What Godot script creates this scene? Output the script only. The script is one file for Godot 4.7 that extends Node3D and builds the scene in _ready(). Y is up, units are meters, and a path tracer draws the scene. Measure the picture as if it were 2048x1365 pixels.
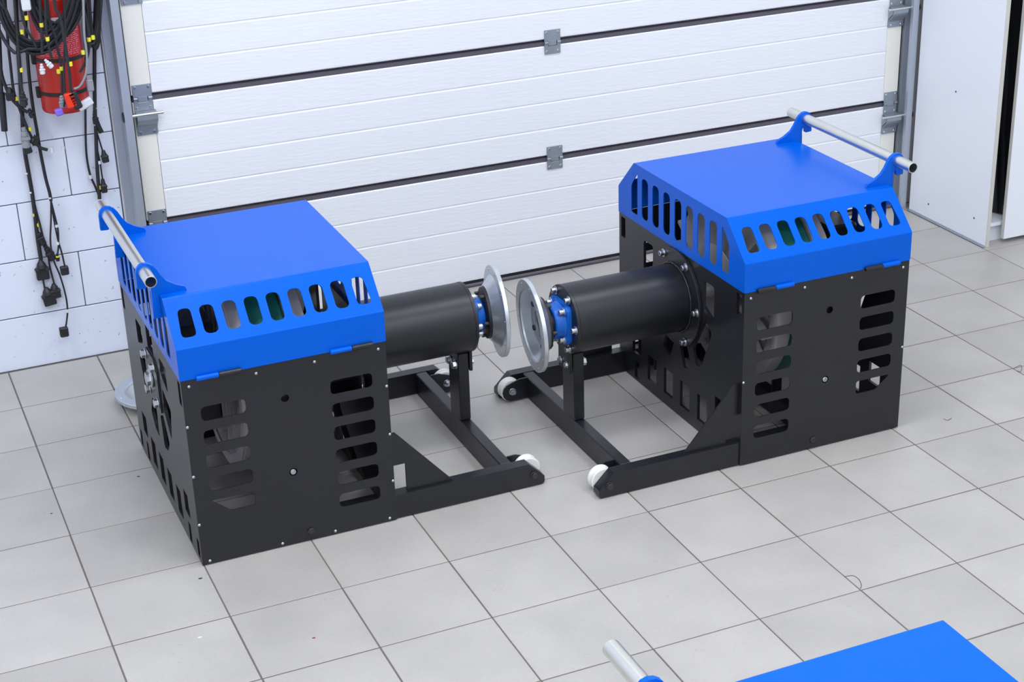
extends Node3D
# Two hub dynamometers facing each other on a tiled workshop floor, a third one in front, a sectional
# door behind. Metres, y up. x runs along the door, z comes out of it towards the camera.

const T := 1.0 / 3.0                       # floor tile pitch
const CAM := Vector3(-0.461198, 2.620573, 5.711914)
const CX := Vector3(0.917146, -0.030356, 0.397394)      # picture right
const CY := Vector3(-0.187030, -0.913269, 0.361883)     # picture down
const CZ := Vector3(0.351942, -0.406224, -0.843278)     # into the picture
const FOCAL := 3352.97

var M := {}
var names := {}
var cache := {}

func _ready() -> void:
	make_camera()
	make_materials()
	make_lights()
	make_room()
	make_garage_door()
	make_wardrobe()
	machine("hub_dynamometer", Vector3(0.328, 0, 1.368), 1.0, Vector3(0.985, 0.024, 0.156), 0.0, [],
		"blue-lidded black steel test machine standing below the hanging cables, its tube pointing towards the wardrobe")
	machine("hub_dynamometer", Vector3(2.687, 0, 1.540), -1.0, Vector3(0.992, -0.048, -0.118), 0.0, [2, 3, 5, 6, 7, 8, 10, 12, 13],
		"blue-lidded black steel test machine standing beside the wardrobe, its tube pointing towards the hanging cables")
	machine("hub_dynamometer", Vector3(0.687, 0, 4.301), 1.0, Vector3(1, 0, 0), 0.05, [],
		"third blue-lidded test machine, standing apart from the facing pair with only lid and handle showing")
	make_loose_flange()
	make_cables()
	make_debris()

# ------------------------------------------------------------------ camera, light
func make_camera() -> void:
	var c := Camera3D.new()
	c.name = "camera"
	c.fov = rad_to_deg(2.0 * atan(682.5 / FOCAL))
	c.near = 0.05
	c.far = 60.0
	add_child(c)
	c.transform = Transform3D(Basis(CX, -CY, -CZ), CAM)
	c.current = true
	var w := WorldEnvironment.new()
	w.name = "environment"
	var e := Environment.new()
	e.background_mode = Environment.BG_COLOR
	e.background_color = Color(0.02, 0.022, 0.025)
	e.ambient_light_source = Environment.AMBIENT_SOURCE_DISABLED
	e.tonemap_mode = Environment.TONE_MAPPER_LINEAR
	e.tonemap_exposure = 0.9
	e.sdfgi_enabled = true
	e.ssao_enabled = true
	e.ssil_enabled = true
	w.environment = e
	add_child(w)

const LAMPS := [[-1.6, 1.85], [0.8, 1.85], [3.1, 1.85], [-1.6, 4.6], [0.7, 4.6], [3.0, 4.6], [-1.6, 7.0], [0.7, 7.0], [3.0, 7.0]]
const LAMP_Y := 4.57
const LAMP_ENERGY := 4.65

func make_lights() -> void:
	for p in LAMPS:
		var root := Node3D.new()
		root.name = numbered("ceiling_lamp")
		add_child(root)
		root.position = Vector3(p[0], LAMP_Y, p[1])
		tag(root, "flat square white led panel lamp set in the ceiling", "lamp", "led panel lamps in the ceiling")
		var s := mb()
		chamfer_box(s, Vector3(-0.46, 0.0, -0.46), Vector3(0.46, 0.03, 0.46), 0.003)
		put(s, "lamp_frame", M.white_paint, root)
		var g := mb()
		chamfer_box(g, Vector3(-0.44, -0.003, -0.44), Vector3(0.44, 0.001, 0.44), 0.001)
		put(g, "lamp_panel", M.lamp_glow, root)
		var l := AreaLight3D.new()
		l.name = "panel_light"
		l.area_size = Vector2(0.88, 0.88)
		l.area_normalize_energy = true
		l.light_energy = LAMP_ENERGY
		l.light_color = Color(0.955, 0.975, 1.0)
		l.shadow_enabled = true
		l.area_range = 14.0
		root.add_child(l)
		l.position = Vector3(0, -0.012, 0)
		l.rotation_degrees = Vector3(-90, 0, 0)

# ------------------------------------------------------------------ materials
func noise_image(size: int, freq: float, octaves: int, seed_: int, lo: float, hi: float, stretch := 1) -> Image:
	var n := FastNoiseLite.new()
	n.seed = seed_
	n.noise_type = FastNoiseLite.TYPE_SIMPLEX_SMOOTH
	n.frequency = freq
	n.fractal_octaves = octaves
	var src := n.get_seamless_image(size / stretch if stretch > 1 else size, size)
	if stretch > 1:
		src.resize(size, size, Image.INTERPOLATE_CUBIC)
	src.convert(Image.FORMAT_RGB8)
	for y in size:
		for x in size:
			var k := lerpf(lo, hi, src.get_pixel(x, y).r)
			src.set_pixel(x, y, Color(k, k, k))
	return src

func tex(im: Image) -> ImageTexture:
	im.generate_mipmaps()
	return ImageTexture.create_from_image(im)

func mat(color: Color, rough: float, metal := 0.0) -> StandardMaterial3D:
	var m := StandardMaterial3D.new()
	m.albedo_color = color
	m.roughness = rough
	m.metallic = metal
	return m

func triplanar(m: StandardMaterial3D, scale: Vector3, world := true) -> void:
	m.uv1_triplanar = true
	m.uv1_world_triplanar = world
	m.uv1_scale = scale

func make_materials() -> void:
	var mottle := noise_image(256, 0.012, 5, 11, 0.93, 1.0)
	var speck := noise_image(256, 0.16, 3, 5, 0.0, 1.0)
	var grain := noise_image(256, 0.09, 3, 9, 0.0, 1.0, 8)
	# dust flecks and scuffs on the floor tiles
	var rng := RandomNumberGenerator.new()
	rng.seed = 31
	var floor_im := Image.create(512, 512, false, Image.FORMAT_RGB8)
	for y in 512:
		for x in 512:
			var k: float = mottle.get_pixel(x / 2, y / 2).r * (0.985 + 0.03 * speck.get_pixel(x % 256, y % 256).r)
			floor_im.set_pixel(x, y, Color(k, k * 0.998, k * 0.992))
	for i in 70:
		var px := rng.randi_range(4, 500)
		var py := rng.randi_range(4, 500)
		var d := rng.randf_range(0.86, 0.95)
		for j in rng.randi_range(2, 9):
			px = clampi(px + rng.randi_range(-1, 2), 0, 511)
			py = clampi(py + rng.randi_range(-1, 1), 0, 511)
			floor_im.set_pixel(px, py, Color(d, d, d * 0.98))
	var floor_tex := tex(floor_im)
	var speck_tex := tex(speck)
	var grain_tex := tex(grain)
	var mottle_tex := tex(mottle)
	for i in 5:
		var k: float = [0.70, 0.715, 0.707, 0.722, 0.694][i]
		var t := mat(Color(k, k * 0.982, k * 0.966), 0.42)
		t.albedo_texture = floor_tex
		triplanar(t, Vector3(0.83, 0.83, 0.83))
		t.uv1_offset = Vector3(0.31 * i, 0.17 * i, 0.43 * i)
		M["tile_%d" % i] = t
	M.grout = mat(Color(0.40, 0.375, 0.36), 0.9)
	# painted aerated concrete blocks
	var block_im := Image.create(512, 512, false, Image.FORMAT_RGB8)
	for y in 512:
		for x in 512:
			var k: float = 0.92 + 0.08 * mottle.get_pixel((x * 3 / 4) % 256, (y * 3 / 4) % 256).r
			block_im.set_pixel(x, y, Color(k * 0.985, k * 0.99, k))
	for i in 90:                                   # dirt specks and chipped pores
		var px := rng.randi_range(4, 500)
		var py := rng.randi_range(4, 500)
		var d := rng.randf_range(0.55, 0.9)
		for j in rng.randi_range(3, 16):
			px = clampi(px + rng.randi_range(-1, 1), 0, 511)
			py = clampi(py + rng.randi_range(-1, 1), 0, 511)
			block_im.set_pixel(px, py, Color(d, d, d * 1.03))
	var block := mat(Color(0.88, 0.905, 0.965), 0.75)
	block.albedo_texture = tex(block_im)
	triplanar(block, Vector3(1.1, 1.1, 1.1))
	M.block = block
	M.joint = mat(Color(0.36, 0.37, 0.42), 0.95)
	M.plaster = mat(Color(0.80, 0.81, 0.83), 0.85)
	M.plaster.albedo_texture = mottle_tex
	triplanar(M.plaster, Vector3(2.0, 2.0, 2.0))
	M.white_paint = mat(Color(0.93, 0.93, 0.935), 0.6)
	M.ceiling = mat(Color(0.93, 0.93, 0.93), 0.8)
	var door := mat(Color(0.925, 0.935, 0.965), 0.38)
	door.heightmap_enabled = true
	door.heightmap_texture = grain_tex
	door.heightmap_scale = 0.05
	door.roughness_texture = null
	triplanar(door, Vector3(3.0, 3.0, 3.0))
	M.door = door
	M.stile = mat(Color(0.93, 0.925, 0.90), 0.45)
	M.seam = mat(Color(0.34, 0.33, 0.375), 0.5)
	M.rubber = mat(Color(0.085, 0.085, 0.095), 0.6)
	M.zinc = mat(Color(0.64, 0.675, 0.72), 0.42, 0.6)
	M.zinc.albedo_texture = mottle_tex
	triplanar(M.zinc, Vector3(5, 5, 5), false)
	M.rail = mat(Color(0.70, 0.73, 0.78), 0.42, 0.45)
	M.melamine = mat(Color(0.925, 0.94, 0.975), 0.32)
	M.edge_band = mat(Color(0.80, 0.79, 0.765), 0.5)
	M.cloth = mat(Color(0.10, 0.105, 0.12), 0.9)
	M.cloth_grey = mat(Color(0.20, 0.21, 0.235), 0.9)
	# powder coats
	M.blue = mat(Color(0.0, 0.352, 0.80), 0.26)
	M.blue.metallic_specular = 0.27
	M.blue.heightmap_enabled = true
	M.blue.heightmap_texture = speck_tex
	M.blue.heightmap_scale = 0.004
	triplanar(M.blue, Vector3(9, 9, 9), false)
	M.bearing_blue = mat(Color(0.0, 0.36, 0.75), 0.4)
	M.black = mat(Color(0.098, 0.102, 0.124), 0.34)
	M.black.heightmap_enabled = true
	M.black.heightmap_texture = speck_tex
	M.black.heightmap_scale = 0.006
	triplanar(M.black, Vector3(9, 9, 9), false)
	M.tube_black = mat(Color(0.075, 0.082, 0.105), 0.38)
	M.dark = mat(Color(0.06, 0.06, 0.065), 0.55)
	M.steel = mat(Color(0.86, 0.86, 0.84), 0.33, 1.0)
	M.bolt = mat(Color(0.74, 0.755, 0.78), 0.3, 1.0)
	M.bolt_dark = mat(Color(0.20, 0.20, 0.21), 0.4, 0.3)
	M.alu = mat(Color(0.80, 0.82, 0.845), 0.34, 0.85)
	M.roller = mat(Color(0.90, 0.90, 0.885), 0.45)
	M.stator = mat(Color(0.16, 0.52, 0.47), 0.4)
	M.rotor = mat(Color(0.80, 0.79, 0.80), 0.5)
	# cables and fire extinguisher
	M.cable = mat(Color(0.115, 0.12, 0.145), 0.55)
	M.plug = mat(Color(0.12, 0.125, 0.14), 0.5)
	M.plug_grey = mat(Color(0.55, 0.57, 0.60), 0.5)
	M.plug_white = mat(Color(0.84, 0.85, 0.88), 0.5)
	M.plug_orange = mat(Color(0.90, 0.20, 0.06), 0.45)
	M.plug_violet = mat(Color(0.50, 0.40, 0.86), 0.5)
	M.tag_yellow = mat(Color(0.90, 0.86, 0.22), 0.6)
	M.red = mat(Color(0.66, 0.10, 0.05), 0.3)
	M.label_red = mat(Color(0.66, 0.09, 0.13), 0.4)
	M.chip = mat(Color(0.90, 0.90, 0.90), 0.6)
	M.chip_dark = mat(Color(0.16, 0.15, 0.14), 0.7)
	M.chip_red = mat(Color(0.55, 0.14, 0.12), 0.6)
	M.hair = mat(Color(0.16, 0.14, 0.13), 0.6)
	var glow := mat(Color(1, 1, 1), 0.5)
	glow.emission_enabled = true
	glow.emission = Color(0.955, 0.975, 1.0)
	glow.emission_energy_multiplier = 2.5
	M.lamp_glow = glow

# ------------------------------------------------------------------ naming
func numbered(called: String) -> String:
	var n: int = names.get(called, 0)
	names[called] = n + 1
	return called if n == 0 else "%s_%03d" % [called, n]

func tag(o: Node, label: String, category := "", group := "", kind := "") -> void:
	if label:
		o.set_meta("label", label)
	if category:
		o.set_meta("category", category)
	if group:
		o.set_meta("group", group)
	if kind:
		o.set_meta("kind", kind)

func thing(called: String, at: Vector3, label: String, category: String, group := "") -> Node3D:
	var o := Node3D.new()
	o.name = numbered(called)
	add_child(o)
	o.position = at
	tag(o, label, category, group)
	return o

func structure(called: String) -> Node3D:
	var o := Node3D.new()
	o.name = called
	add_child(o)
	o.set_meta("kind", "structure")
	return o

# ------------------------------------------------------------------ mesh building
func mb() -> SurfaceTool:
	var s := SurfaceTool.new()
	s.begin(Mesh.PRIMITIVE_TRIANGLES)
	return s

func put(s: SurfaceTool, called: String, m: Material, parent: Node, at := Vector3.ZERO) -> MeshInstance3D:
	return inst(s.commit(), called, m, parent, at)

func inst(mesh: Mesh, called: String, m: Material, parent: Node, at := Vector3.ZERO) -> MeshInstance3D:
	var o := MeshInstance3D.new()
	o.name = called
	o.mesh = mesh
	o.material_override = m
	o.position = at
	parent.add_child(o, true)
	return o

func tri(s: SurfaceTool, a: Vector3, b: Vector3, c: Vector3, na: Vector3, nb: Vector3, nc: Vector3) -> void:
	# front faces run clockwise; turn the triangle so that it faces along its normals
	if (b - a).cross(c - a).dot(na + nb + nc) > 0.0:
		var t := b
		b = c
		c = t
		t = nb
		nb = nc
		nc = t
	s.set_normal(na)
	s.add_vertex(a)
	s.set_normal(nb)
	s.add_vertex(b)
	s.set_normal(nc)
	s.add_vertex(c)

func flat_quad(s: SurfaceTool, a: Vector3, b: Vector3, c: Vector3, d: Vector3, n: Vector3) -> void:
	tri(s, a, b, c, n, n, n)
	tri(s, a, c, d, n, n, n)

func chamfer_box(s: SurfaceTool, lo: Vector3, hi: Vector3, c := 0.002) -> void:
	var m := (lo + hi) * 0.5
	var h := (hi - lo) * 0.5
	c = minf(c, minf(h.x, minf(h.y, h.z)) * 0.9)
	for ax in 3:
		var u := (ax + 1) % 3
		var v := (ax + 2) % 3
		for sg in [-1.0, 1.0]:
			var n := Vector3.ZERO
			n[ax] = sg
			var q := []
			for k in [[-1, -1], [1, -1], [1, 1], [-1, 1]]:
				var p := Vector3.ZERO
				p[ax] = sg * h[ax]
				p[u] = k[0] * (h[u] - c)
				p[v] = k[1] * (h[v] - c)
				q.append(m + p)
			flat_quad(s, q[0], q[1], q[2], q[3], n)
			if c <= 0.0:
				continue
			for sv in [-1.0, 1.0]:          # edge between +-ax and +-u, running along v
				var a := Vector3.ZERO
				var b := Vector3.ZERO
				a[ax] = sg * h[ax]
				a[u] = sv * (h[u] - c)
				b[ax] = sg * (h[ax] - c)
				b[u] = sv * h[u]
				var va := Vector3.ZERO
				va[v] = h[v] - c
				var en := Vector3.ZERO
				en[ax] = sg
				en[u] = sv
				flat_quad(s, m + a - va, m + a + va, m + b + va, m + b - va, en.normalized())
	if c > 0.0:
		for x in [-1.0, 1.0]:
			for y in [-1.0, 1.0]:
				for z in [-1.0, 1.0]:
					var n := Vector3(x, y, z).normalized()
					tri(s, m + Vector3(x * h.x, y * (h.y - c), z * (h.z - c)), m + Vector3(x * (h.x - c), y * h.y, z * (h.z - c)), m + Vector3(x * (h.x - c), y * (h.y - c), z * h.z), n, n, n)

func frame_of(dir: Vector3) -> Array:
	var d := dir.normalized()
	var a := d.cross(Vector3.UP if absf(d.y) < 0.9 else Vector3.RIGHT).normalized()
	return [d, a, d.cross(a)]

# profile: points (radius, distance along dir); around smooth unless few segments
func lathe(s: SurfaceTool, at: Vector3, dir: Vector3, profile: Array, segs := 32) -> void:
	var f := frame_of(dir)
	var smooth := segs > 8
	for i in profile.size() - 1:
		var p: Vector2 = profile[i]
		var q: Vector2 = profile[i + 1]
		var t := q - p
		if t.length() < 1e-7:
			continue
		var nr := Vector2(t.y, -t.x).normalized()      # (radial, axial)
		for k in segs:
			var a0 := TAU * k / segs
			var a1 := TAU * (k + 1) / segs
			var r0: Vector3 = f[1] * cos(a0) + f[2] * sin(a0)
			var r1: Vector3 = f[1] * cos(a1) + f[2] * sin(a1)
			var n0: Vector3 = r0 * nr.x + f[0] * nr.y
			var n1: Vector3 = r1 * nr.x + f[0] * nr.y
			if not smooth:
				n0 = ((r0 + r1) * 0.5).normalized() * nr.x + f[0] * nr.y
				n1 = n0
			var A: Vector3 = at + r0 * p.x + f[0] * p.y
			var B: Vector3 = at + r1 * p.x + f[0] * p.y
			var C: Vector3 = at + r1 * q.x + f[0] * q.y
			var D: Vector3 = at + r0 * q.x + f[0] * q.y
			if p.x > 1e-6:
				tri(s, A, B, C, n0, n1, n1)
			if q.x > 1e-6:
				tri(s, A, C, D, n0, n1, n0)

func rod(s: SurfaceTool, at: Vector3, dir: Vector3, r: float, length: float, c := 0.0015, segs := 24) -> void:
	lathe(s, at, dir, [Vector2(0, 0), Vector2(r - c, 0), Vector2(r, c), Vector2(r, length - c), Vector2(r - c, length), Vector2(0, length)], segs)

# a smooth pipe through points
func sweep(s: SurfaceTool, pts: PackedVector3Array, r: float, segs := 8) -> void:
	var n := pts.size()
	var rings := []
	var up := Vector3.UP
	for i in n:
		var d := (pts[mini(i + 1, n - 1)] - pts[maxi(i - 1, 0)]).normalized()
		if i == 0:
			up = frame_of(d)[1]
		var a := (up - d * up.dot(d)).normalized()
		up = a
		rings.append([pts[i], a, d.cross(a), d])
	for i in n - 1:
		for k in segs:
			var a0 := TAU * k / segs
			var a1 := TAU * (k + 1) / segs
			var R0: Array = rings[i]
			var R1: Array = rings[i + 1]
			var n00: Vector3 = R0[1] * cos(a0) + R0[2] * sin(a0)
			var n01: Vector3 = R0[1] * cos(a1) + R0[2] * sin(a1)
			var n10: Vector3 = R1[1] * cos(a0) + R1[2] * sin(a0)
			var n11: Vector3 = R1[1] * cos(a1) + R1[2] * sin(a1)
			tri(s, R0[0] + n00 * r, R0[0] + n01 * r, R1[0] + n11 * r, n00, n01, n11)
			tri(s, R0[0] + n00 * r, R1[0] + n11 * r, R1[0] + n10 * r, n00, n11, n10)
	for e in [[0, -1.0], [n - 1, 1.0]]:
		var R: Array = rings[e[0]]
		var d: Vector3 = R[3] * e[1]
		for k in segs:
			var a0 := TAU * k / segs
			var a1 := TAU * (k + 1) / segs
			tri(s, R[0], R[0] + (R[1] * cos(a0) + R[2] * sin(a0)) * r, R[0] + (R[1] * cos(a1) + R[2] * sin(a1)) * r, d, d, d)

func curve(pts: Array, per := 6) -> PackedVector3Array:
	var out := PackedVector3Array()
	var n := pts.size()
	for i in n - 1:
		var a: Vector3 = pts[maxi(i - 1, 0)]
		var b: Vector3 = pts[i]
		var c: Vector3 = pts[i + 1]
		var d: Vector3 = pts[mini(i + 2, n - 1)]
		for k in per:
			out.append(b.cubic_interpolate(c, a, d, float(k) / per))
	out.append(pts[n - 1])
	return out

# a polygon in the plane (p, q) pushed along an axis; axis "x": (p, q) = (z, y); "z": (x, y); "y": (x, z)
func lift(axis: String, p: Vector2, t: float) -> Vector3:
	if axis == "x":
		return Vector3(t, p.y, p.x)
	if axis == "y":
		return Vector3(p.x, t, p.y)
	return Vector3(p.x, p.y, t)

func prism(s: SurfaceTool, poly: PackedVector2Array, axis: String, t0: float, t1: float) -> void:
	var ids := Geometry2D.triangulate_polygon(poly)
	var along := lift(axis, Vector2.ZERO, 1.0)
	for e in [[t0, -1.0], [t1, 1.0]]:
		var n: Vector3 = along * e[1] * signf(t1 - t0)
		for i in range(0, ids.size(), 3):
			tri(s, lift(axis, poly[ids[i]], e[0]), lift(axis, poly[ids[i + 1]], e[0]), lift(axis, poly[ids[i + 2]], e[0]), n, n, n)
	var cw := Geometry2D.is_polygon_clockwise(poly)
	var k := poly.size()
	for i in k:
		var a := poly[i]
		var b := poly[(i + 1) % k]
		var d := (b - a).normalized()
		var o := Vector2(d.y, -d.x) * (-1.0 if cw else 1.0)
		var n := lift(axis, o, 0.0)
		flat_quad(s, lift(axis, a, t0), lift(axis, b, t0), lift(axis, b, t1), lift(axis, a, t1), n)

func rounded(c: Vector2, w: float, h: float, r: float, steps := 4) -> PackedVector2Array:
	var out := PackedVector2Array()
	r = minf(r, minf(w, h) * 0.499)
	for q in [[1, 1, 0.0], [-1, 1, 90.0], [-1, -1, 180.0], [1, -1, 270.0]]:
		var m := c + Vector2(q[0] * (w * 0.5 - r), q[1] * (h * 0.5 - r))
		for k in steps + 1:
			var a := deg_to_rad(q[2] + 90.0 * k / steps)
			out.append(m + Vector2(cos(a), sin(a)) * r)
	return out

func circle(c: Vector2, r: float, n := 20) -> PackedVector2Array:
	var out := PackedVector2Array()
	for k in n:
		out.append(c + Vector2(cos(TAU * k / n), sin(TAU * k / n)) * r)
	return out

# round the corners of any polygon a little
func soften(poly: Array, r: float, steps := 3) -> PackedVector2Array:
	var out := PackedVector2Array()
	var n := poly.size()
	for i in n:
		var p: Vector2 = poly[i]
		var a: Vector2 = (poly[(i + n - 1) % n] - p)
		var b: Vector2 = (poly[(i + 1) % n] - p)
		var k := minf(r, minf(a.length(), b.length()) * 0.45)
		var pa := p + a.normalized() * k
		var pb := p + b.normalized() * k
		for j in steps + 1:
			var t := float(j) / steps
			out.append(pa.lerp(p, t).lerp(p.lerp(pb, t), t))
	return out

# cut a flat polygon with holes into simple pieces: upright strips split at the middle of every hole
func pieces(outer: PackedVector2Array, holes: Array) -> Array:
	var xs := []
	var lo := Vector2(1e9, 1e9)
	var hi := -lo
	for p in outer:
		lo = lo.min(p)
		hi = hi.max(p)
	for h in holes:
		var a := 1e9
		var b := -1e9
		for p in h:
			a = minf(a, p.x)
			b = maxf(b, p.x)
		xs.append((a + b) * 0.5)
	xs.append(lo.x - 0.01)
	xs.append(hi.x + 0.01)
	xs.sort()
	var out := []
	for i in xs.size() - 1:
		if xs[i + 1] - xs[i] < 1e-5:
			continue
		var strip := PackedVector2Array([Vector2(xs[i], lo.y - 0.01), Vector2(xs[i + 1], lo.y - 0.01), Vector2(xs[i + 1], hi.y + 0.01), Vector2(xs[i], hi.y + 0.01)])
		var parts: Array = Geometry2D.intersect_polygons(outer, strip)
		for h in holes:
			var next := []
			for q in parts:
				next.append_array(Geometry2D.clip_polygons(q, h))
			parts = next
		out.append_array(parts)
	return out

# a sheet with holes: (p.x, p.y) of the outline goes to o + p.x * u + p.y * v, its thickness runs from t0 to t1 along u x v
func sheet(s: SurfaceTool, outer: PackedVector2Array, holes: Array, o: Vector3, u: Vector3, v: Vector3, t0: float, t1: float) -> void:
	var w := u.cross(v).normalized()
	for q in pieces(outer, holes):
		var ids := Geometry2D.triangulate_polygon(q)
		for e in [[t0, -signf(t1 - t0)], [t1, signf(t1 - t0)]]:
			var n: Vector3 = w * e[1]
			for i in range(0, ids.size(), 3):
				tri(s, o + u * q[ids[i]].x + v * q[ids[i]].y + w * e[0], o + u * q[ids[i + 1]].x + v * q[ids[i + 1]].y + w * e[0], o + u * q[ids[i + 2]].x + v * q[ids[i + 2]].y + w * e[0], n, n, n)
	var loops := [[outer, 1.0]]
	for h in holes:
		loops.append([h, -1.0])
	for l in loops:
		var p: PackedVector2Array = l[0]
		var sgn: float = l[1] * (-1.0 if Geometry2D.is_polygon_clockwise(p) else 1.0)
		for i in p.size():
			var a := p[i]
			var b := p[(i + 1) % p.size()]
			if a.distance_to(b) < 1e-6:
				continue
			var d := (b - a).normalized()
			var n2 := Vector2(d.y, -d.x) * sgn
			var n := u * n2.x + v * n2.y
			flat_quad(s, o + u * a.x + v * a.y + w * t0, o + u * b.x + v * b.y + w * t0, o + u * b.x + v * b.y + w * t1, o + u * a.x + v * a.y + w * t1, n)

func rect(x0: float, y0: float, x1: float, y1: float) -> PackedVector2Array:
	return PackedVector2Array([Vector2(x0, y0), Vector2(x1, y0), Vector2(x1, y1), Vector2(x0, y1)])

func mirrored(m: Mesh) -> ArrayMesh:
	var out := ArrayMesh.new()
	for n in m.get_surface_count():
		var a := m.surface_get_arrays(n)
		var v: PackedVector3Array = a[Mesh.ARRAY_VERTEX]
		var nn: PackedVector3Array = a[Mesh.ARRAY_NORMAL]
		for i in v.size():
			v[i].x = -v[i].x
			nn[i].x = -nn[i].x
		var idx := PackedInt32Array()
		if a[Mesh.ARRAY_INDEX] != null:
			idx = a[Mesh.ARRAY_INDEX]
		else:
			idx = PackedInt32Array(range(v.size()))
		for i in range(0, idx.size(), 3):
			var t := idx[i + 1]
			idx[i + 1] = idx[i + 2]
			idx[i + 2] = t
		var b := []
		b.resize(Mesh.ARRAY_MAX)
		b[Mesh.ARRAY_VERTEX] = v
		b[Mesh.ARRAY_NORMAL] = nn
		b[Mesh.ARRAY_INDEX] = idx
		out.add_surface_from_arrays(Mesh.PRIMITIVE_TRIANGLES, b)
	return out

# a direction in the photograph brought to the plane z = depth
func on_wall(px: float, py: float, z: float) -> Vector3:
	var d := CX * ((px - 1024.0) / FOCAL) + CY * ((py - 682.5) / FOCAL) + CZ
	return CAM + d * ((z - CAM.z) / d.z)

func on_floor(px: float, py: float, y := 0.0) -> Vector3:
	var d := CX * ((px - 1024.0) / FOCAL) + CY * ((py - 682.5) / FOCAL) + CZ
	return CAM + d * ((y - CAM.y) / d.y)

# ------------------------------------------------------------------ room
const WALL_Z := -0.343
const ROOM_LO := Vector3(-2.6, 0, -0.343)
const ROOM_HI := Vector3(5.6, 4.6, 8.4)

func slab(called: String, m: Material, parent: Node, lo: Vector3, hi: Vector3, c := 0.0) -> MeshInstance3D:
	var s := mb()
	var mid := (lo + hi) * 0.5
	chamfer_box(s, lo - mid, hi - mid, c)
	return put(s, called, m, parent, mid)

func make_room() -> void:
	var fl := structure("floor")
	var gap := 0.0048
	slab("grout_bed", M.grout, fl, Vector3(-4 * T, -0.12, -0.36), Vector3(15 * T, -0.0016, 10 * T))
	var meshes := []
	for v in 3:
		var s := mb()
		var g: float = [gap, gap * 0.8, gap * 1.15][v] * 0.5
		chamfer_box(s, Vector3(g, -0.008, g) - Vector3(T, 0, T) * 0.5, Vector3(T - g, 0, T - g) - Vector3(T, 0, T) * 0.5, 0.0011)
		meshes.append(s.commit())
	var rng := RandomNumberGenerator.new()
	rng.seed = 4
	for j in range(-1, 10):
		for i in range(-4, 15):
			inst(meshes[rng.randi() % 3], "tile", M["tile_%d" % (rng.randi() % 5)], fl, Vector3((i + 0.5) * T, rng.randf_range(-0.0003, 0.0), (j + 0.5) * T))
	# the same floor goes on outside the part that the picture shows
	slab("outer_paving", M.tile_0, fl, Vector3(ROOM_LO.x, -0.12, ROOM_LO.z), Vector3(-4 * T, 0, ROOM_HI.z))
	slab("outer_paving", M.tile_0, fl, Vector3(15 * T, -0.12, ROOM_LO.z), Vector3(ROOM_HI.x, 0, ROOM_HI.z))
	slab("outer_paving", M.tile_0, fl, Vector3(-4 * T, -0.12, 10 * T), Vector3(15 * T, 0, ROOM_HI.z))
	var ce := structure("ceiling")
	slab("ceiling_slab", M.ceiling, ce, Vector3(ROOM_LO.x, ROOM_HI.y, ROOM_LO.z - 0.2), Vector3(ROOM_HI.x, ROOM_HI.y + 0.15, ROOM_HI.z))
	var wl := structure("wall_left")
	slab("wall_body", M.white_paint, wl, Vector3(ROOM_LO.x - 0.2, -0.12, ROOM_LO.z - 0.2), Vector3(ROOM_LO.x, ROOM_HI.y + 0.15, ROOM_HI.z))
	var wr := structure("wall_right")
	slab("wall_body", M.white_paint, wr, Vector3(ROOM_HI.x, -0.12, ROOM_LO.z - 0.2), Vector3(ROOM_HI.x + 0.2, ROOM_HI.y + 0.15, ROOM_HI.z))
	var wf := structure("wall_front")
	slab("wall_body", M.white_paint, wf, Vector3(ROOM_LO.x - 0.2, -0.12, ROOM_HI.z), Vector3(ROOM_HI.x + 0.2, ROOM_HI.y + 0.15, ROOM_HI.z + 0.2))
	var wb := structure("wall_back")
	slab("mortar_bed", M.joint, wb, Vector3(-1.3, -0.12, -0.55), Vector3(0.545, 1.748, WALL_Z - 0.005))
	slab("wall_body", M.block, wb, Vector3(ROOM_LO.x, -0.12, -0.55), Vector3(-1.3, 1.748, WALL_Z))
	slab("wall_body", M.block, wb, Vector3(ROOM_LO.x, 1.748, -0.55), Vector3(0.56, ROOM_HI.y, WALL_Z))
	slab("wall_body", M.white_paint, wb, Vector3(4.0, -0.12, -0.55), Vector3(ROOM_HI.x, ROOM_HI.y, WALL_Z))
	slab("wall_body", M.white_paint, wb, Vector3(0.56, 2.42, -0.55), Vector3(4.0, ROOM_HI.y, WALL_Z))
	slab("wall_body", M.plaster, wb, Vector3(0.507, 0, -0.4), Vector3(0.56, 1.748, WALL_Z + 0.003), 0.002)
	var ys := [0.0, 0.208, 0.427, 0.648, 0.868, 1.088, 1.308, 1.528, 1.748]
	var js := [-1.0, 0.32, 0.127, 0.327, 0.13, 0.327, 0.13, 0.327]
	for r in 8:
		var edges := [0.504]
		var x: float = js[r]
		while x > -1.25:
			edges.append(x)
			x -= 0.6 if r > 0 else 9.0
		edges.append(-1.3)
		for k in edges.size() - 1:
			var top: float = ys[r + 1] - 0.002
			var bottom: float = ys[r] + (0.002 if r > 0 else 0.0)
			slab("block", M.block, wb, Vector3(edges[k + 1] + 0.0018, bottom, -0.38), Vector3(edges[k] - 0.0018, top, WALL_Z - rng.randf_range(0.0, 0.0012)), 0.0016)

# ------------------------------------------------------------------ sectional door
const DOOR_Z := -0.325

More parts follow.
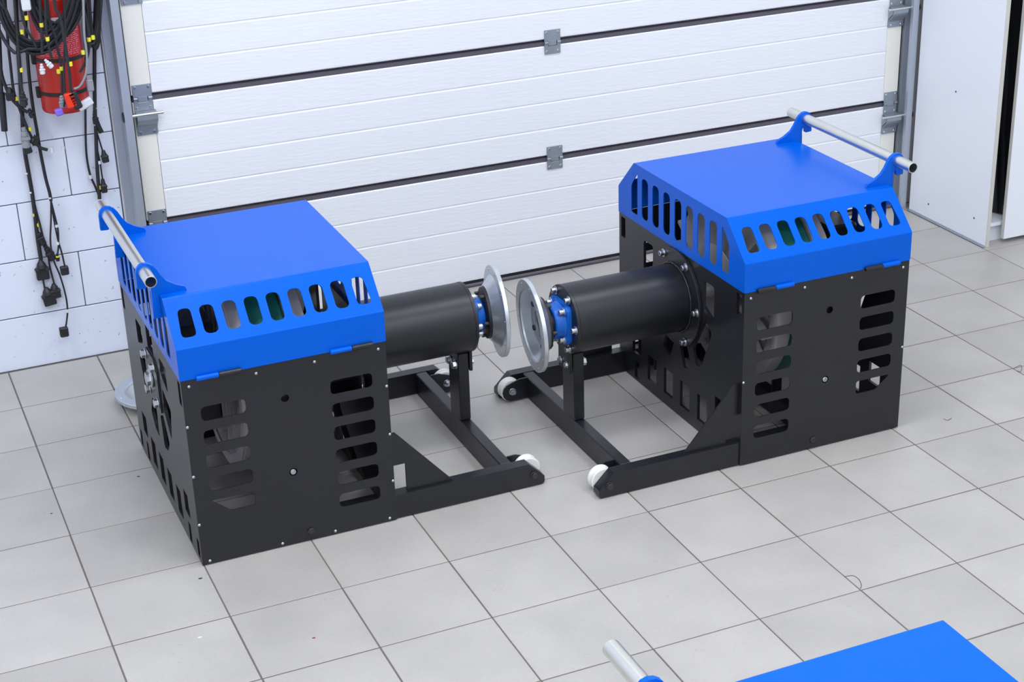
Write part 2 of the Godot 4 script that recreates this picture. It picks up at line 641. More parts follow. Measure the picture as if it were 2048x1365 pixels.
func make_garage_door() -> void:
	var d := structure("door_1")
	tag(d, "white ribbed sectional garage door with dark joints and zinc hinges")
	var seams := [0.4965, 0.981, 1.4645, 1.948]
	var lows := [0.020, 0.510, 0.9945, 1.478, 1.9615]
	var highs := [0.483, 0.9675, 1.451, 1.9345, 2.42]
	for k in 5:
		var lo: float = lows[k]
		var hi: float = highs[k]
		var ribs := [hi - 0.1205, hi - 0.233, hi - 0.3445]
		var p := PackedVector2Array()
		p.append(Vector2(-0.04, lo))
		p.append(Vector2(-0.004, lo))
		p.append(Vector2(0.0, lo + 0.004))
		for n in [2, 1, 0]:
			var y: float = ribs[n]
			p.append(Vector2(0.0, y - 0.0058))
			p.append(Vector2(-0.0020, y - 0.0014))
			p.append(Vector2(-0.0020, y + 0.0012))
			p.append(Vector2(0.0, y + 0.0042))
		p.append(Vector2(0.0, hi - 0.004))
		p.append(Vector2(-0.004, hi))
		p.append(Vector2(-0.04, hi))
		var s := mb()
		prism(s, p, "x", 0.662, 3.888)
		put(s, "panel", M.door, d, Vector3(0, 0, DOOR_Z))
		for e in [[0.585, 0.6605], [3.8895, 3.963]]:
			slab("end_stile", M.stile, d, Vector3(e[0], lo, DOOR_Z - 0.04), Vector3(e[1], hi, DOOR_Z + 0.0012), 0.0015)
	for y in seams:
		var s := mb()
		prism(s, PackedVector2Array([Vector2(-0.04, -0.014), Vector2(-0.007, -0.014), Vector2(-0.004, -0.011), Vector2(-0.004, 0.002), Vector2(-0.022, 0.006), Vector2(-0.022, 0.014), Vector2(-0.04, 0.014)]), "x", 0.587, 3.961)
		put(s, "joint_strip", M.seam, d, Vector3(0, y, DOOR_Z))
	# bottom rubber
	var s := mb()
	prism(s, PackedVector2Array([Vector2(-0.03, 0.0), Vector2(0.003, 0.0), Vector2(0.003, 0.014), Vector2(0.006, 0.015), Vector2(0.006, 0.018), Vector2(0.003, 0.019), Vector2(0.003, 0.023), Vector2(-0.03, 0.023)]), "x", 0.585, 3.963)
	put(s, "bottom_rail", M.rubber, d, Vector3(0, 0.0, DOOR_Z))
	s = mb()
	lathe(s, Vector3(0.585, 0.0078, DOOR_Z + 0.0115), Vector3.RIGHT, [Vector2(0, 0), Vector2(0.0078, 0), Vector2(0.0078, 3.378), Vector2(0, 3.378)], 14)
	put(s, "bottom_seal", M.seam, d)
	# hinges
	var h := mb()
	chamfer_box(h, Vector3(-0.035, 0.006, 0.0), Vector3(0.035, 0.052, 0.004), 0.001)
	chamfer_box(h, Vector3(-0.018, -0.012, 0.0), Vector3(0.018, 0.008, 0.0045), 0.001)
	chamfer_box(h, Vector3(-0.035, -0.046, 0.0), Vector3(0.035, -0.015, 0.004), 0.001)
	for x in [-0.035, 0.0195]:
		chamfer_box(h, Vector3(x, -0.017, 0.0), Vector3(x + 0.0155, 0.004, 0.0045), 0.001)
		rod(h, Vector3(x, 0.0, 0.004), Vector3.RIGHT, 0.0062, 0.0155, 0.001, 12)
	var hinge_mesh := h.commit()
	var sc := mb()
	rod(sc, Vector3(0, 0, 0.0), Vector3.BACK, 0.0062, 0.0065, 0.0015, 6)
	var screw_mesh := sc.commit()
	for y in seams:
		for x in [0.625, 2.275, 3.926]:
			var hg := inst(hinge_mesh, "hinge", M.zinc, d, Vector3(x, y, DOOR_Z + 0.0015))
			for q in [[-0.025, 0.042], [0.025, 0.042], [-0.025, -0.035], [0.025, -0.035]]:
				inst(screw_mesh, "screw", M.bolt, hg, Vector3(q[0], q[1], 0.0))
		for side in [-1.0, 1.0]:
			var x0: float = 0.628 if side < 0 else 3.926
			var b := mb()
			var w := 0.038
			prism(b, PackedVector2Array([Vector2(0.003, -0.046), Vector2(0.034, -0.05), Vector2(0.041, -0.058), Vector2(0.041, -0.072), Vector2(0.034, -0.083), Vector2(0.012, -0.103), Vector2(0.006, -0.113), Vector2(0.005, -0.138), Vector2(0.0, -0.138), Vector2(0.0, -0.11), Vector2(0.006, -0.099), Vector2(0.034, -0.074), Vector2(0.036, -0.066), Vector2(0.034, -0.056), Vector2(0.003, -0.051)]), "x", -w, w)
			for e in [-w, w - 0.002]:
				prism(b, PackedVector2Array([Vector2(0.002, -0.048), Vector2(0.033, -0.052), Vector2(0.039, -0.064), Vector2(0.033, -0.08), Vector2(0.008, -0.101), Vector2(0.002, -0.112)]), "x", e, e + 0.002)
			var br := put(b, "roller_bracket", M.zinc, d, Vector3(x0, y, DOOR_Z + 0.0015))
			for q in [[-0.026, -0.128], [0.026, -0.128]]:
				inst(screw_mesh, "screw", M.bolt, br, Vector3(q[0], q[1], 0.004))
			var r := mb()
			rod(r, Vector3(-0.06 * side, -0.052, 0.038), Vector3(side, 0, 0), 0.0058, 0.15, 0.001, 14)
			put(r, "roller_shaft", M.steel, br)
			r = mb()
			rod(r, Vector3(0.074 * side, -0.052, 0.038), Vector3(side, 0, 0), 0.021, 0.016, 0.003, 20)
			put(r, "roller_wheel", M.dark, br)
	# guide rails
	var left := structure("trim_1")
	tag(left, "galvanized steel guide rail left of the sectional door")
	var p := PackedVector2Array([Vector2(0.0, 0.0), Vector2(0.0, 0.075), Vector2(0.030, 0.075), Vector2(0.030, 0.058), Vector2(0.028, 0.058), Vector2(0.028, 0.072), Vector2(0.003, 0.072), Vector2(0.003, 0.012), Vector2(0.028, 0.012), Vector2(0.028, 0.02), Vector2(0.030, 0.02), Vector2(0.030, 0.0)])
	var a := mb()
	prism(a, p, "y", 0.0, 2.45)
	put(a, "guide_channel", M.rail, left, Vector3(0.541, 0, WALL_Z + 0.004))
	slab("angle_strip", M.rail, left, Vector3(0.512, 0, WALL_Z + 0.004), Vector3(0.543, 2.45, WALL_Z + 0.008), 0.001)
	slab("gap_shade_strip", M.rubber, left, Vector3(0.566, 0, WALL_Z - 0.02), Vector3(0.584, 2.45, WALL_Z + 0.006), 0.001)  # shade of the gap between rail and door, put in as black strip
	var right := structure("trim_2")
	tag(right, "galvanized steel guide rail between the sectional door and the wardrobe")
	var pm := PackedVector2Array()
	for q in p:
		pm.append(Vector2(-q.x, q.y))
	a = mb()
	prism(a, pm, "y", 0.0, 2.45)
	put(a, "guide_channel", M.rail, right, Vector3(4.006, 0, WALL_Z + 0.004))
	slab("gap_shade_strip", M.rubber, right, Vector3(3.964, 0, WALL_Z - 0.02), Vector3(3.979, 2.45, WALL_Z + 0.006), 0.001)  # black strip added for the shaded gap beside the right rail

# ------------------------------------------------------------------ wardrobe
func make_wardrobe() -> void:
	var o := Vector3(4.014, 0, -0.25)
	var t := thing("wardrobe", o, "tall white wardrobe with a door standing slightly open beside the sectional door", "wardrobe")
	var H := 2.3
	slab("side_panel", M.melamine, t, Vector3(0, 0.004, 0), Vector3(0.016, H, 0.548), 0.001)
	slab("edge_band", M.edge_band, t, Vector3(-0.0005, 0.0, 0.5485), Vector3(0.0168, H, 0.5535), 0.0008)
	slab("floor_strip", M.zinc, t, Vector3(-0.014, 0.0, 0.0), Vector3(-0.001, 0.005, 0.552), 0.001)
	slab("side_panel", M.melamine, t, Vector3(1.0, 0.004, 0), Vector3(1.016, H, 0.53), 0.001)
	slab("back_panel", M.melamine, t, Vector3(0.0165, 0.08, 0.0), Vector3(0.9995, H - 0.017, 0.008), 0.0)
	slab("top_panel", M.melamine, t, Vector3(0.0165, H - 0.016, 0.0), Vector3(0.9995, H, 0.53), 0.001)
	slab("base_panel", M.melamine, t, Vector3(0.0165, 0.076, 0.0085), Vector3(0.9995, 0.092, 0.52), 0.001)
	slab("plinth", M.melamine, t, Vector3(0.0165, 0.0, 0.48), Vector3(0.9995, 0.0755, 0.496), 0.001)
	var d := slab("wardrobe_door", M.melamine, t, Vector3(0.092, 0.022, 0.535), Vector3(0.56, H - 0.01, 0.552), 0.0012)
	slab("door_edge", M.edge_band, d, Vector3(-0.2352, -1.13, -0.0087), Vector3(-0.2335, 1.13, 0.0087), 0.0)
	for q in [[0.46, 0.105], [0.14, 0.07], [0.27, 0.62]]:
		var s := mb()
		rod(s, Vector3(-0.0008, q[1], q[0]), Vector3.RIGHT, 0.0042, 0.004, 0.0003, 12)
		put(s, "plug_hole", M.dark, t)
	# dark working clothes hanging inside, seen through the open slit
	var rng := RandomNumberGenerator.new()
	rng.seed = 12
	for g in 3:
		var x0: float = [4.085, 4.15, 4.235][g]
		var lo: float = [0.12, 0.10, 0.11][g]
		var c := thing("work_jacket", Vector3(x0, lo, -0.02), ["black work jacket hanging behind the slit of the wardrobe", "charcoal work jacket hanging between two black ones in the wardrobe", "black work jacket hanging deepest inside the wardrobe"][g], "jacket", "work jackets in the wardrobe")
		var s := mb()
		var rows := 16
		var cols := 26
		var pts := []
		for j in rows + 1:
			var row := []
			var v := float(j) / rows
			var wide := lerpf(0.21, 0.17, v) if v < 0.85 else lerpf(0.17, 0.03, (v - 0.85) / 0.15)
			for i in cols:
				var a := TAU * i / cols
				var fold := 1.0 + 0.16 * sin(a * 5.0 + g * 2.0 + v * 3.0) * (1.0 - 0.6 * v) + 0.05 * sin(a * 11.0 + v * 8.0)
				row.append(Vector3(cos(a) * 0.030 * fold, v * 1.25, sin(a) * wide * fold))
			pts.append(row)
		for j in rows:
			for i in cols:
				var A: Vector3 = pts[j][i]
				var B: Vector3 = pts[j][(i + 1) % cols]
				var C: Vector3 = pts[j + 1][(i + 1) % cols]
				var D: Vector3 = pts[j + 1][i]
				var na := Vector3(A.x / 0.001, 0, A.z / 0.05).normalized()
				var nb := Vector3(B.x / 0.001, 0, B.z / 0.05).normalized()
				tri(s, A, B, C, na, nb, nb)
				tri(s, A, C, D, na, nb, na)
		put(s, "coat_body", M.cloth if g != 1 else M.cloth_grey, c)

# ------------------------------------------------------------------ the machine
const ML := 0.616          # rear plate to hub plate
const MD := 0.867          # across
const AX := Vector3(0, 0.442, -0.4335)

func machine_meshes() -> Dictionary:
	var R := {}
	# lid: folded sheet with slots
	var s := mb()
	var prof := [Vector2(0.001, 0.611), Vector2(0.001, 0.708), Vector2(-0.117, 0.824), Vector2(-MD + 0.117, 0.824), Vector2(-MD - 0.001, 0.708), Vector2(-MD - 0.001, 0.611)]
	var x0 := -0.002
	var x1 := ML + 0.002
	var bend := 0.0035
	for i in 5:
		var a: Vector2 = prof[i]
		var b: Vector2 = prof[i + 1]
		var d := (b - a).normalized()
		var l0 := bend if i > 0 else 0.0
		var l1 := a.distance_to(b) - (bend if i < 4 else 0.0)
		var holes := []
		if i == 1 or i == 3:
			for k in range(-4, 5):
				var c := Vector2(0.308 + k * 0.0652, a.distance_to(b) * 0.474 if i == 1 else a.distance_to(b) * 0.526)
				if absi(k) < 4:
					holes.append(rounded(c, 0.041, 0.09, 0.016))
				else:
					var sg := signf(k)
					var up := 1.0 if i == 1 else -1.0
					holes.append(soften([c + Vector2(-0.0205 * sg, -0.045 * up), c + Vector2(0.0235 * sg, -0.045 * up), c + Vector2(0.0165 * sg, 0.045 * up), c + Vector2(-0.0205 * sg, 0.045 * up)], 0.015))
		sheet(s, rect(x0 + 0.003, l0, x1 - 0.003, l1), holes, Vector3(0, a.y, a.x), Vector3.RIGHT, Vector3(0, d.y, d.x), -0.003, 0.0)
		if i < 4:                                    # rounded bend
			var e := (prof[i + 2] - b as Vector2).normalized()
			var na := Vector3(0, -d.x, d.y)
			var nb := Vector3(0, -e.x, e.y)
			for k in 4:
				var t0 := k / 4.0
				var t1 := (k + 1) / 4.0
				var q0 := (b - d * bend).lerp(b, t0).lerp(b.lerp(b + e * bend, t0), t0)
				var q1 := (b - d * bend).lerp(b, t1).lerp(b.lerp(b + e * bend, t1), t1)
				var m0 := na.lerp(nb, t0).normalized()
				var m1 := na.lerp(nb, t1).normalized()
				var xa := x0 + 0.003
				var xb := x1 - 0.003
				tri(s, Vector3(xa, q0.y, q0.x), Vector3(xb, q0.y, q0.x), Vector3(xb, q1.y, q1.x), m0, m0, m1)
				tri(s, Vector3(xa, q0.y, q0.x), Vector3(xb, q1.y, q1.x), Vector3(xa, q1.y, q1.x), m0, m1, m1)
	var ends := []
	for k in range(-4, 5):
		var zc := AX.z - k * 0.0782
		var e := rounded(Vector2(zc, 0.7135), 0.047, 0.147, 0.018)
		if absi(k) == 4:
			var o := signf(zc - AX.z) * 0.0235           # towards the outside of the lid
			e = soften([Vector2(zc - o, 0.64), Vector2(zc - o, 0.787), Vector2(zc - o * 0.7, 0.787), Vector2(zc + o, 0.738), Vector2(zc + o, 0.64)], 0.010)
		ends.append(e)
	var outline := soften(prof, bend)
	sheet(s, outline, ends, Vector3(x0, 0, 0), Vector3.BACK, Vector3.UP, -0.003, 0.0)
	sheet(s, outline, ends, Vector3(x1 - 0.003, 0, 0), Vector3.BACK, Vector3.UP, -0.003, 0.0)
	R.lid = s.commit()
	# side panel
	var cuts := []
	for r in 6:
		var y := 0.4955 - 0.0765 * r
		cuts.append(rounded(Vector2(0.5025, y), 0.131, 0.046, 0.014))
		if r < 4:
			cuts.append(rounded(Vector2(0.114, y), 0.132, 0.046, 0.014))
		elif r == 4:
			cuts.append(soften([Vector2(0.048, y + 0.023), Vector2(0.104, y - 0.023), Vector2(0.180, y - 0.023), Vector2(0.180, y + 0.023)], 0.009))
	for q in [[0.298, 0.493], [0.302, 0.247], [0.340, 0.034]]:
		cuts.append(circle(Vector2(q[0], q[1]), 0.0125))
	s = mb()
	sheet(s, rect(0, 0.004, ML, 0.6098), cuts, Vector3.ZERO, Vector3.RIGHT, Vector3.UP, -0.003, 0.0)
	R.panel = s.commit()
	# end plates: rear (spoked) and hub side
	for which in ["rear", "hub"]:
		cuts = []
		for sg in [-1.0, 1.0]:
			var rects := [[0.386, 0.418, 0.523, 0.598], [0.026, 0.092, 0.045, 0.141], [0.147, 0.213, 0.045, 0.141], [0.264, 0.329, 0.108, 0.183], [0.281, 0.313, 0.012, 0.078], [0.386, 0.416, 0.018, 0.077]]
			for q in rects:
				cuts.append(rect(minf(AX.z + sg * q[0], AX.z + sg * q[1]), q[2], maxf(AX.z + sg * q[0], AX.z + sg * q[1]), q[3]))
			var polys := []
			if which == "rear":
				polys = [[[0.128, 0.122], [0.212, 0.122], [0.212, 0.035], [0.124, 0.066]], [[0.122, 0.015], [0.222, -0.018], [0.176, -0.138], [0.104, -0.065]], [[0.028, -0.118], [0.078, -0.096], [0.130, -0.172], [0.090, -0.215], [0.036, -0.226]]]
			else:
				polys = [[[0.176, 0.122], [0.246, 0.122], [0.246, 0.0], [0.178, 0.03]], [[0.190, -0.015], [0.235, -0.045], [0.17, -0.190], [0.135, -0.204], [0.110, -0.15]], [[0.018, -0.17], [0.070, -0.155], [0.104, -0.222], [0.05, -0.246]]]
			for q in polys:
				var pp := []
				for w in q:
					pp.append(Vector2(AX.z + sg * w[0], AX.y + w[1]))
				cuts.append(soften(pp, 0.012))
		var plate := rect(-MD + 0.0035, 0.004, -0.0035, 0.6098)
		if which == "rear":                          # open slot from the top down to the bearing
			plate = PackedVector2Array([Vector2(-MD + 0.0035, 0.004), Vector2(-0.0035, 0.004), Vector2(-0.0035, 0.6098), Vector2(AX.z + 0.043, 0.6098), Vector2(AX.z + 0.043, 0.532), Vector2(AX.z - 0.043, 0.532), Vector2(AX.z - 0.043, 0.6098), Vector2(-MD + 0.0035, 0.6098)])
		s = mb()
		sheet(s, plate, cuts, Vector3.ZERO, Vector3.BACK, Vector3.UP, 0.0, -0.010)
		R[which + "_plate"] = s.commit()
	# handle bracket
	s = mb()
	var notch := PackedVector2Array([Vector2(0.078, 0.8245), Vector2(0.073, 0.836), Vector2(0.048, 0.846), Vector2(0.022, 0.863), Vector2(0.009, 0.881), Vector2(-0.002, 0.903), Vector2(-0.011, 0.915), Vector2(-0.023, 0.923), Vector2(-0.036, 0.9255), Vector2(-0.048, 0.922), Vector2(-0.057, 0.913), Vector2(-0.061, 0.900), Vector2(-0.062, 0.853), Vector2(-0.060, 0.8505), Vector2(-0.038, 0.8495), Vector2(-0.036, 0.852), Vector2(-0.0345, 0.866), Vector2(-0.030, 0.869), Vector2(-0.025, 0.866), Vector2(-0.0225, 0.855), Vector2(-0.0235, 0.84)])
	for q in [[-0.026, 0.753], [-0.0025, 0.753], [-0.0025, 0.8245]]:
		notch.append(Vector2(q[0], q[1]))
	prism(s, notch, "z", -0.006, 0.006)
	R.bracket = s.commit()
	s = mb()                                            # handle tube, open ended
	lathe(s, Vector3(0, 0, 0), Vector3.FORWARD, [Vector2(0.0152, 0.0), Vector2(0.0172, 0.0), Vector2(0.0175, 0.0004), Vector2(0.0175, 0.7296), Vector2(0.0172, 0.73), Vector2(0.0152, 0.73)], 28)
	R.bar = s.commit()
	s = mb()
	lathe(s, Vector3(0, 0, 0), Vector3.FORWARD, [Vector2(0.0152, 0.73), Vector2(0.0152, 0.0)], 28)
	R.bar_inside = s.commit()
	s = mb()
	rod(s, Vector3.ZERO, Vector3.RIGHT, 0.0078, 0.065, 0.001, 16)
	R.sleeve = s.commit()
	# fasteners, heads pointing along +z or along -x
	s = mb()
	rod(s, Vector3(0, 0, -0.002), Vector3.BACK, 0.0046, 0.005, 0.0018, 12)
	R.screw = s.commit()
	s = mb()
	rod(s, Vector3.ZERO, Vector3.BACK, 0.0013, 0.0006, 0.0001, 8)
	R.screw_hole = s.commit()
	s = mb()
	rod(s, Vector3.ZERO, Vector3.LEFT, 0.0165, 0.003, 0.0008, 20)
	lathe(s, Vector3(-0.003, 0, 0), Vector3.LEFT, [Vector2(0.0142, 0), Vector2(0.0142, 0.0105), Vector2(0.0115, 0.0125), Vector2(0, 0.0125)], 6)
	R.hex_left = s.commit()
	s = mb()
	rod(s, Vector3.ZERO, Vector3.BACK, 0.0135, 0.0025, 0.0006, 20)
	lathe(s, Vector3(0, 0, 0.0025), Vector3.BACK, [Vector2(0.0115, 0), Vector2(0.0115, 0.0075), Vector2(0.0095, 0.009), Vector2(0.006, 0.009), Vector2(0.006, 0.016), Vector2(0, 0.016)], 6)
	R.nut_front = s.commit()
	s = mb()
	rod(s, Vector3.ZERO, Vector3.BACK, 0.0135, 0.003, 0.0008, 20)
	lathe(s, Vector3(0, 0, 0.003), Vector3.BACK, [Vector2(0.0115, 0), Vector2(0.0115, 0.006), Vector2(0.009, 0.0075), Vector2(0, 0.0075)], 6)
	R.hex_front = s.commit()
	s = mb()                                            # socket cap screw on a washer, pointing away from the cabinet
	rod(s, Vector3.ZERO, Vector3.RIGHT, 0.0145, 0.003, 0.0008, 20)
	lathe(s, Vector3(0.003, 0, 0), Vector3.RIGHT, [Vector2(0.0095, 0), Vector2(0.0095, 0.012), Vector2(0.0085, 0.0135), Vector2(0.005, 0.0135), Vector2(0.005, 0.007), Vector2(0, 0.007)], 18)
	R.cap_screw = s.commit()
	s = mb()
	rod(s, Vector3.ZERO, Vector3.RIGHT, 0.012, 0.0025, 0.0006, 20)
	lathe(s, Vector3(0.0025, 0, 0), Vector3.RIGHT, [Vector2(0.0102, 0), Vector2(0.0102, 0.0065), Vector2(0.008, 0.008), Vector2(0, 0.008)], 6)
	R.hex_right = s.commit()
	s = mb()
	lathe(s, Vector3.ZERO, Vector3.BACK, [Vector2(0.0092, 0), Vector2(0.0092, 0.016), Vector2(0.0082, 0.0175), Vector2(0.0048, 0.0175), Vector2(0.0048, 0.011), Vector2(0, 0.011)], 18)
	R.cap_front = s.commit()
	# frame
	s = mb()
	prism(s, PackedVector2Array([Vector2(0.012, 0.004), Vector2(1.118, 0.004), Vector2(1.124, 0.011), Vector2(1.124, 0.031), Vector2(1.071, 0.084), Vector2(0.012, 0.084)]), "z", -0.020, 0.020)
	R.beam = s.commit()
	s = mb()
	chamfer_box(s, Vector3(0.988, 0.004, -MD + 0.0475), Vector3(1.028, 0.0835, -0.0475), 0.003)
	R.cross = s.commit()
	s = mb()
	chamfer_box(s, Vector3(0.989, 0.0845, AX.z - 0.045), Vector3(1.0275, 0.332, AX.z + 0.045), 0.003)
	R.post = s.commit()
	s = mb()
	prism(s, PackedVector2Array([Vector2(0.6175, 0.292), Vector2(0.6175, 0.181), Vector2(0.661, 0.181), Vector2(0.661, 0.0845), Vector2(0.815, 0.0845), Vector2(0.634, 0.292)]), "z", -0.003, 0.003)
	R.gusset = s.commit()
	s = mb()
	lathe(s, Vector3.ZERO, Vector3.BACK, [Vector2(0.007, -0.0175), Vector2(0.037, -0.0175), Vector2(0.0405, -0.0155), Vector2(0.0405, -0.010), Vector2(0.035, -0.005), Vector2(0.034, 0.0), Vector2(0.035, 0.005), Vector2(0.0405, 0.010), Vector2(0.0405, 0.0155), Vector2(0.037, 0.0175), Vector2(0.007, 0.0175)], 36)
	R.roller = s.commit()
	s = mb()
	var ear := PackedVector2Array([Vector2(1.0285, 0.006), Vector2(1.098, 0.006), Vector2(1.112, 0.012), Vector2(1.121, 0.024), Vector2(1.124, 0.040), Vector2(1.120, 0.054), Vector2(1.108, 0.066), Vector2(1.060, 0.0835), Vector2(1.0285, 0.0835)])
	prism(s, ear, "z", -0.003, 0.003)
	R.ear = s.commit()
	# tube with flanges
	s = mb()
	lathe(s, Vector3(ML + 0.0125, AX.y, AX.z), Vector3.RIGHT, [Vector2(0.110, 0), Vector2(0.1165, 0), Vector2(0.1165, 0.4025), Vector2(0.110, 0.4025)], 64)
	R.tube = s.commit()
	s = mb()
	lathe(s, Vector3(ML + 0.0005, AX.y, AX.z), Vector3.RIGHT, [Vector2(0.05, 0), Vector2(0.1695, 0), Vector2(0.1705, 0.001), Vector2(0.1705, 0.010), Vector2(0.1695, 0.011), Vector2(0.05, 0.011)], 64)
	R.flange = s.commit()
	s = mb()
	var bead := PackedVector3Array()
	for k in 97:
		var a := TAU * k / 96.0
		var w := 0.1195 + 0.0012 * sin(k * 2.3) + 0.0008 * sin(k * 5.1)
		bead.append(Vector3(ML + 0.0135, AX.y + cos(a) * w, AX.z + sin(a) * w))
	sweep(s, bead, 0.0042, 8)
	R.weld = s.commit()
	s = mb()
	lathe(s, Vector3(1.0312, AX.y, AX.z), Vector3.RIGHT, [Vector2(0.0, 0), Vector2(0.1165, 0), Vector2(0.1175, 0.001), Vector2(0.1175, 0.010), Vector2(0.1165, 0.011), Vector2(0.0, 0.011)], 64)
	chamfer_box(s, Vector3(1.0312, 0.262, AX.z - 0.044), Vector3(1.0415, 0.36, AX.z + 0.044), 0.001)
	R.tube_end = s.commit()
	# flange bearing
	s = mb()
	var sq := rounded(Vector2(AX.z, AX.y), 0.138, 0.138, 0.024)
	prism(s, sq, "x", 1.0425, 1.058)
	lathe(s, Vector3(1.058, AX.y, AX.z), Vector3.RIGHT, [Vector2(0.066, 0), Vector2(0.060, 0.008), Vector2(0.058, 0.030), Vector2(0.055, 0.034), Vector2(0.043, 0.034), Vector2(0.043, 0.02)], 40)
	for y in [-1.0, 1.0]:
		for z in [-1.0, 1.0]:
			rod(s, Vector3(1.056, AX.y + y * 0.049, AX.z + z * 0.049), Vector3.RIGHT, 0.016, 0.006, 0.002, 18)
	R.bearing = s.commit()
	s = mb()
	lathe(s, Vector3(1.07, AX.y, AX.z), Vector3.RIGHT, [Vector2(0.0435, 0.005), Vector2(0.0435, 0.012), Vector2(0.041, 0.016), Vector2(0.036, 0.016), Vector2(0.034, 0.024), Vector2(0.0, 0.024)], 36)
	R.bearing_ring = s.commit()
	s = mb()
	rod(s, Vector3(0.004, AX.y, AX.z), Vector3.RIGHT, 0.027, 1.094, 0.002, 24)
	R.shaft = s.commit()
	# hub flange, own origin on its axis, opening along +x
	s = mb()
	lathe(s, Vector3.ZERO, Vector3.RIGHT, [Vector2(0.058, 0.0), Vector2(0.092, 0.0), Vector2(0.095, 0.003), Vector2(0.124, 0.029), Vector2(0.1545, 0.029), Vector2(0.156, 0.0305), Vector2(0.156, 0.0425), Vector2(0.1545, 0.044), Vector2(0.121, 0.044), Vector2(0.1165, 0.0415), Vector2(0.114, 0.036), Vector2(0.095, 0.011), Vector2(0.090, 0.009), Vector2(0.058, 0.009), Vector2(0.058, 0.0)], 72)
	R.hub = s.commit()
	s = mb()
	for e in [[0.0445, Vector3.RIGHT], [0.0285, Vector3.LEFT]]:
		for k in 10:
			var a := TAU * (k + 0.3) / 10.0
			rod(s, Vector3(e[0] - e[1].x * 0.002, cos(a) * 0.142, sin(a) * 0.142), e[1], 0.0032, 0.0032, 0.0008, 10)
	R.hub_pins = s.commit()
	s = mb()
	lathe(s, Vector3(-0.018, 0, 0), Vector3.RIGHT, [Vector2(0.0, -0.012), Vector2(0.040, -0.012), Vector2(0.040, 0.002), Vector2(0.078, 0.006), Vector2(0.087, 0.009), Vector2(0.088, 0.018), Vector2(0.0575, 0.018), Vector2(0.056, 0.021), Vector2(0.0, 0.021)], 48)
	R.coupling = s.commit()
	s = mb()
	lathe(s, Vector3(0.008, 0, 0), Vector3.RIGHT, [Vector2(0.0, 0), Vector2(0.0092, 0), Vector2(0.0092, 0.007), Vector2(0.007, 0.009), Vector2(0.0, 0.009)], 6)
	lathe(s, Vector3(-0.010, 0, 0), Vector3.LEFT, [Vector2(0.0, 0), Vector2(0.0062, 0), Vector2(0.0062, 0.014), Vector2(0.0, 0.015)], 12)
	R.hub_bolt = s.commit()
	# eddy current brake inside
	s = mb()
	lathe(s, Vector3(0.252, AX.y, AX.z), Vector3.RIGHT, [Vector2(0.05, 0), Vector2(0.312, 0), Vector2(0.319, 0.006), Vector2(0.319, 0.11), Vector2(0.312, 0.116), Vector2(0.05, 0.116)], 48)
	R.stator = s.commit()
	s = mb()
	lathe(s, Vector3.ZERO, Vector3.RIGHT, [Vector2(0.282, 0.0), Vector2(0.327, 0.0), Vector2(0.33, 0.003), Vector2(0.33, 0.049), Vector2(0.327, 0.052), Vector2(0.282, 0.052), Vector2(0.282, 0.0)], 56)
	R.rotor = s.commit()
	s = mb()
	lathe(s, Vector3.ZERO, Vector3.RIGHT, [Vector2(0.0, 0.002), Vector2(0.2815, 0.002), Vector2(0.2815, 0.010), Vector2(0.1, 0.010), Vector2(0.1, 0.05), Vector2(0.0, 0.05)], 48)
	lathe(s, Vector3.ZERO, Vector3.RIGHT, [Vector2(0.286, 0.0525), Vector2(0.325, 0.0525), Vector2(0.325, 0.056), Vector2(0.286, 0.056)], 48)
	R.rotor_wheel = s.commit()
	s = mb()
	for k in 18:
		var a := TAU * k / 18.0
		var r0 := Vector3(0, cos(a), sin(a))
		var r1 := Vector3(0, cos(a + 0.30), sin(a + 0.30))
		var side := Vector3(0, -sin(a + 0.15), cos(a + 0.15)) * 0.005
		var i0 := r0 * 0.098
		var o0 := r1 * 0.284
		flat_quad(s, i0 + side, o0 + side, o0 + side + Vector3(0.042, 0, 0), i0 + side + Vector3(0.042, 0, 0), side.normalized())
		flat_quad(s, i0 - side, o0 - side, o0 - side + Vector3(0.042, 0, 0), i0 - side + Vector3(0.042, 0, 0), -side.normalized())
		for x in [0.0, 0.042]:
			flat_quad(s, i0 - side + Vector3(x, 0, 0), i0 + side + Vector3(x, 0, 0), o0 + side + Vector3(x, 0, 0), o0 - side + Vector3(x, 0, 0), Vector3(1.0 if x > 0 else -1.0, 0, 0))
	R.vanes = s.commit()
	s = mb()
	lathe(s, Vector3(0.1, 0, 0), Vector3.RIGHT, [Vector2(0.0, 0.0), Vector2(0.16, 0.0), Vector2(0.16, 0.004), Vector2(0.0, 0.004)], 48)
	R.fan_disc = s.commit()
	s = mb()
	for k in 20:
		var a := TAU * k / 20.0
		var i0 := Vector3(0.058, cos(a), sin(a)) * Vector3(1, 0.12, 0.12)
		var o0 := Vector3(0.058, cos(a + 0.22), sin(a + 0.22)) * Vector3(1, 0.312, 0.312)
		var side := Vector3(0, -sin(a + 0.11), cos(a + 0.11)) * 0.004
		var w := Vector3(0.0415, 0, 0)
		flat_quad(s, i0 + side, o0 + side, o0 + side + w, i0 + side + w, side.normalized())
		flat_quad(s, i0 - side, o0 - side, o0 - side + w, i0 - side + w, -side.normalized())
		flat_quad(s, o0 - side, o0 + side, o0 + side + w, o0 - side + w, o0.normalized())
		flat_quad(s, i0 - side, i0 + side, o0 + side, o0 - side, Vector3.LEFT)
	R.fan_vanes = s.commit()
	R.rotor_back = mirrored(R.rotor)
	R.wheel_back = mirrored(R.rotor_wheel)
	R.vanes_back = mirrored(R.vanes)
	s = mb()
	chamfer_box(s, Vector3(0.045, 0.33, AX.z - 0.20), Vector3(0.160, 0.675, AX.z + 0.20), 0.008)
	R.gear_case = s.commit()
	s = mb()
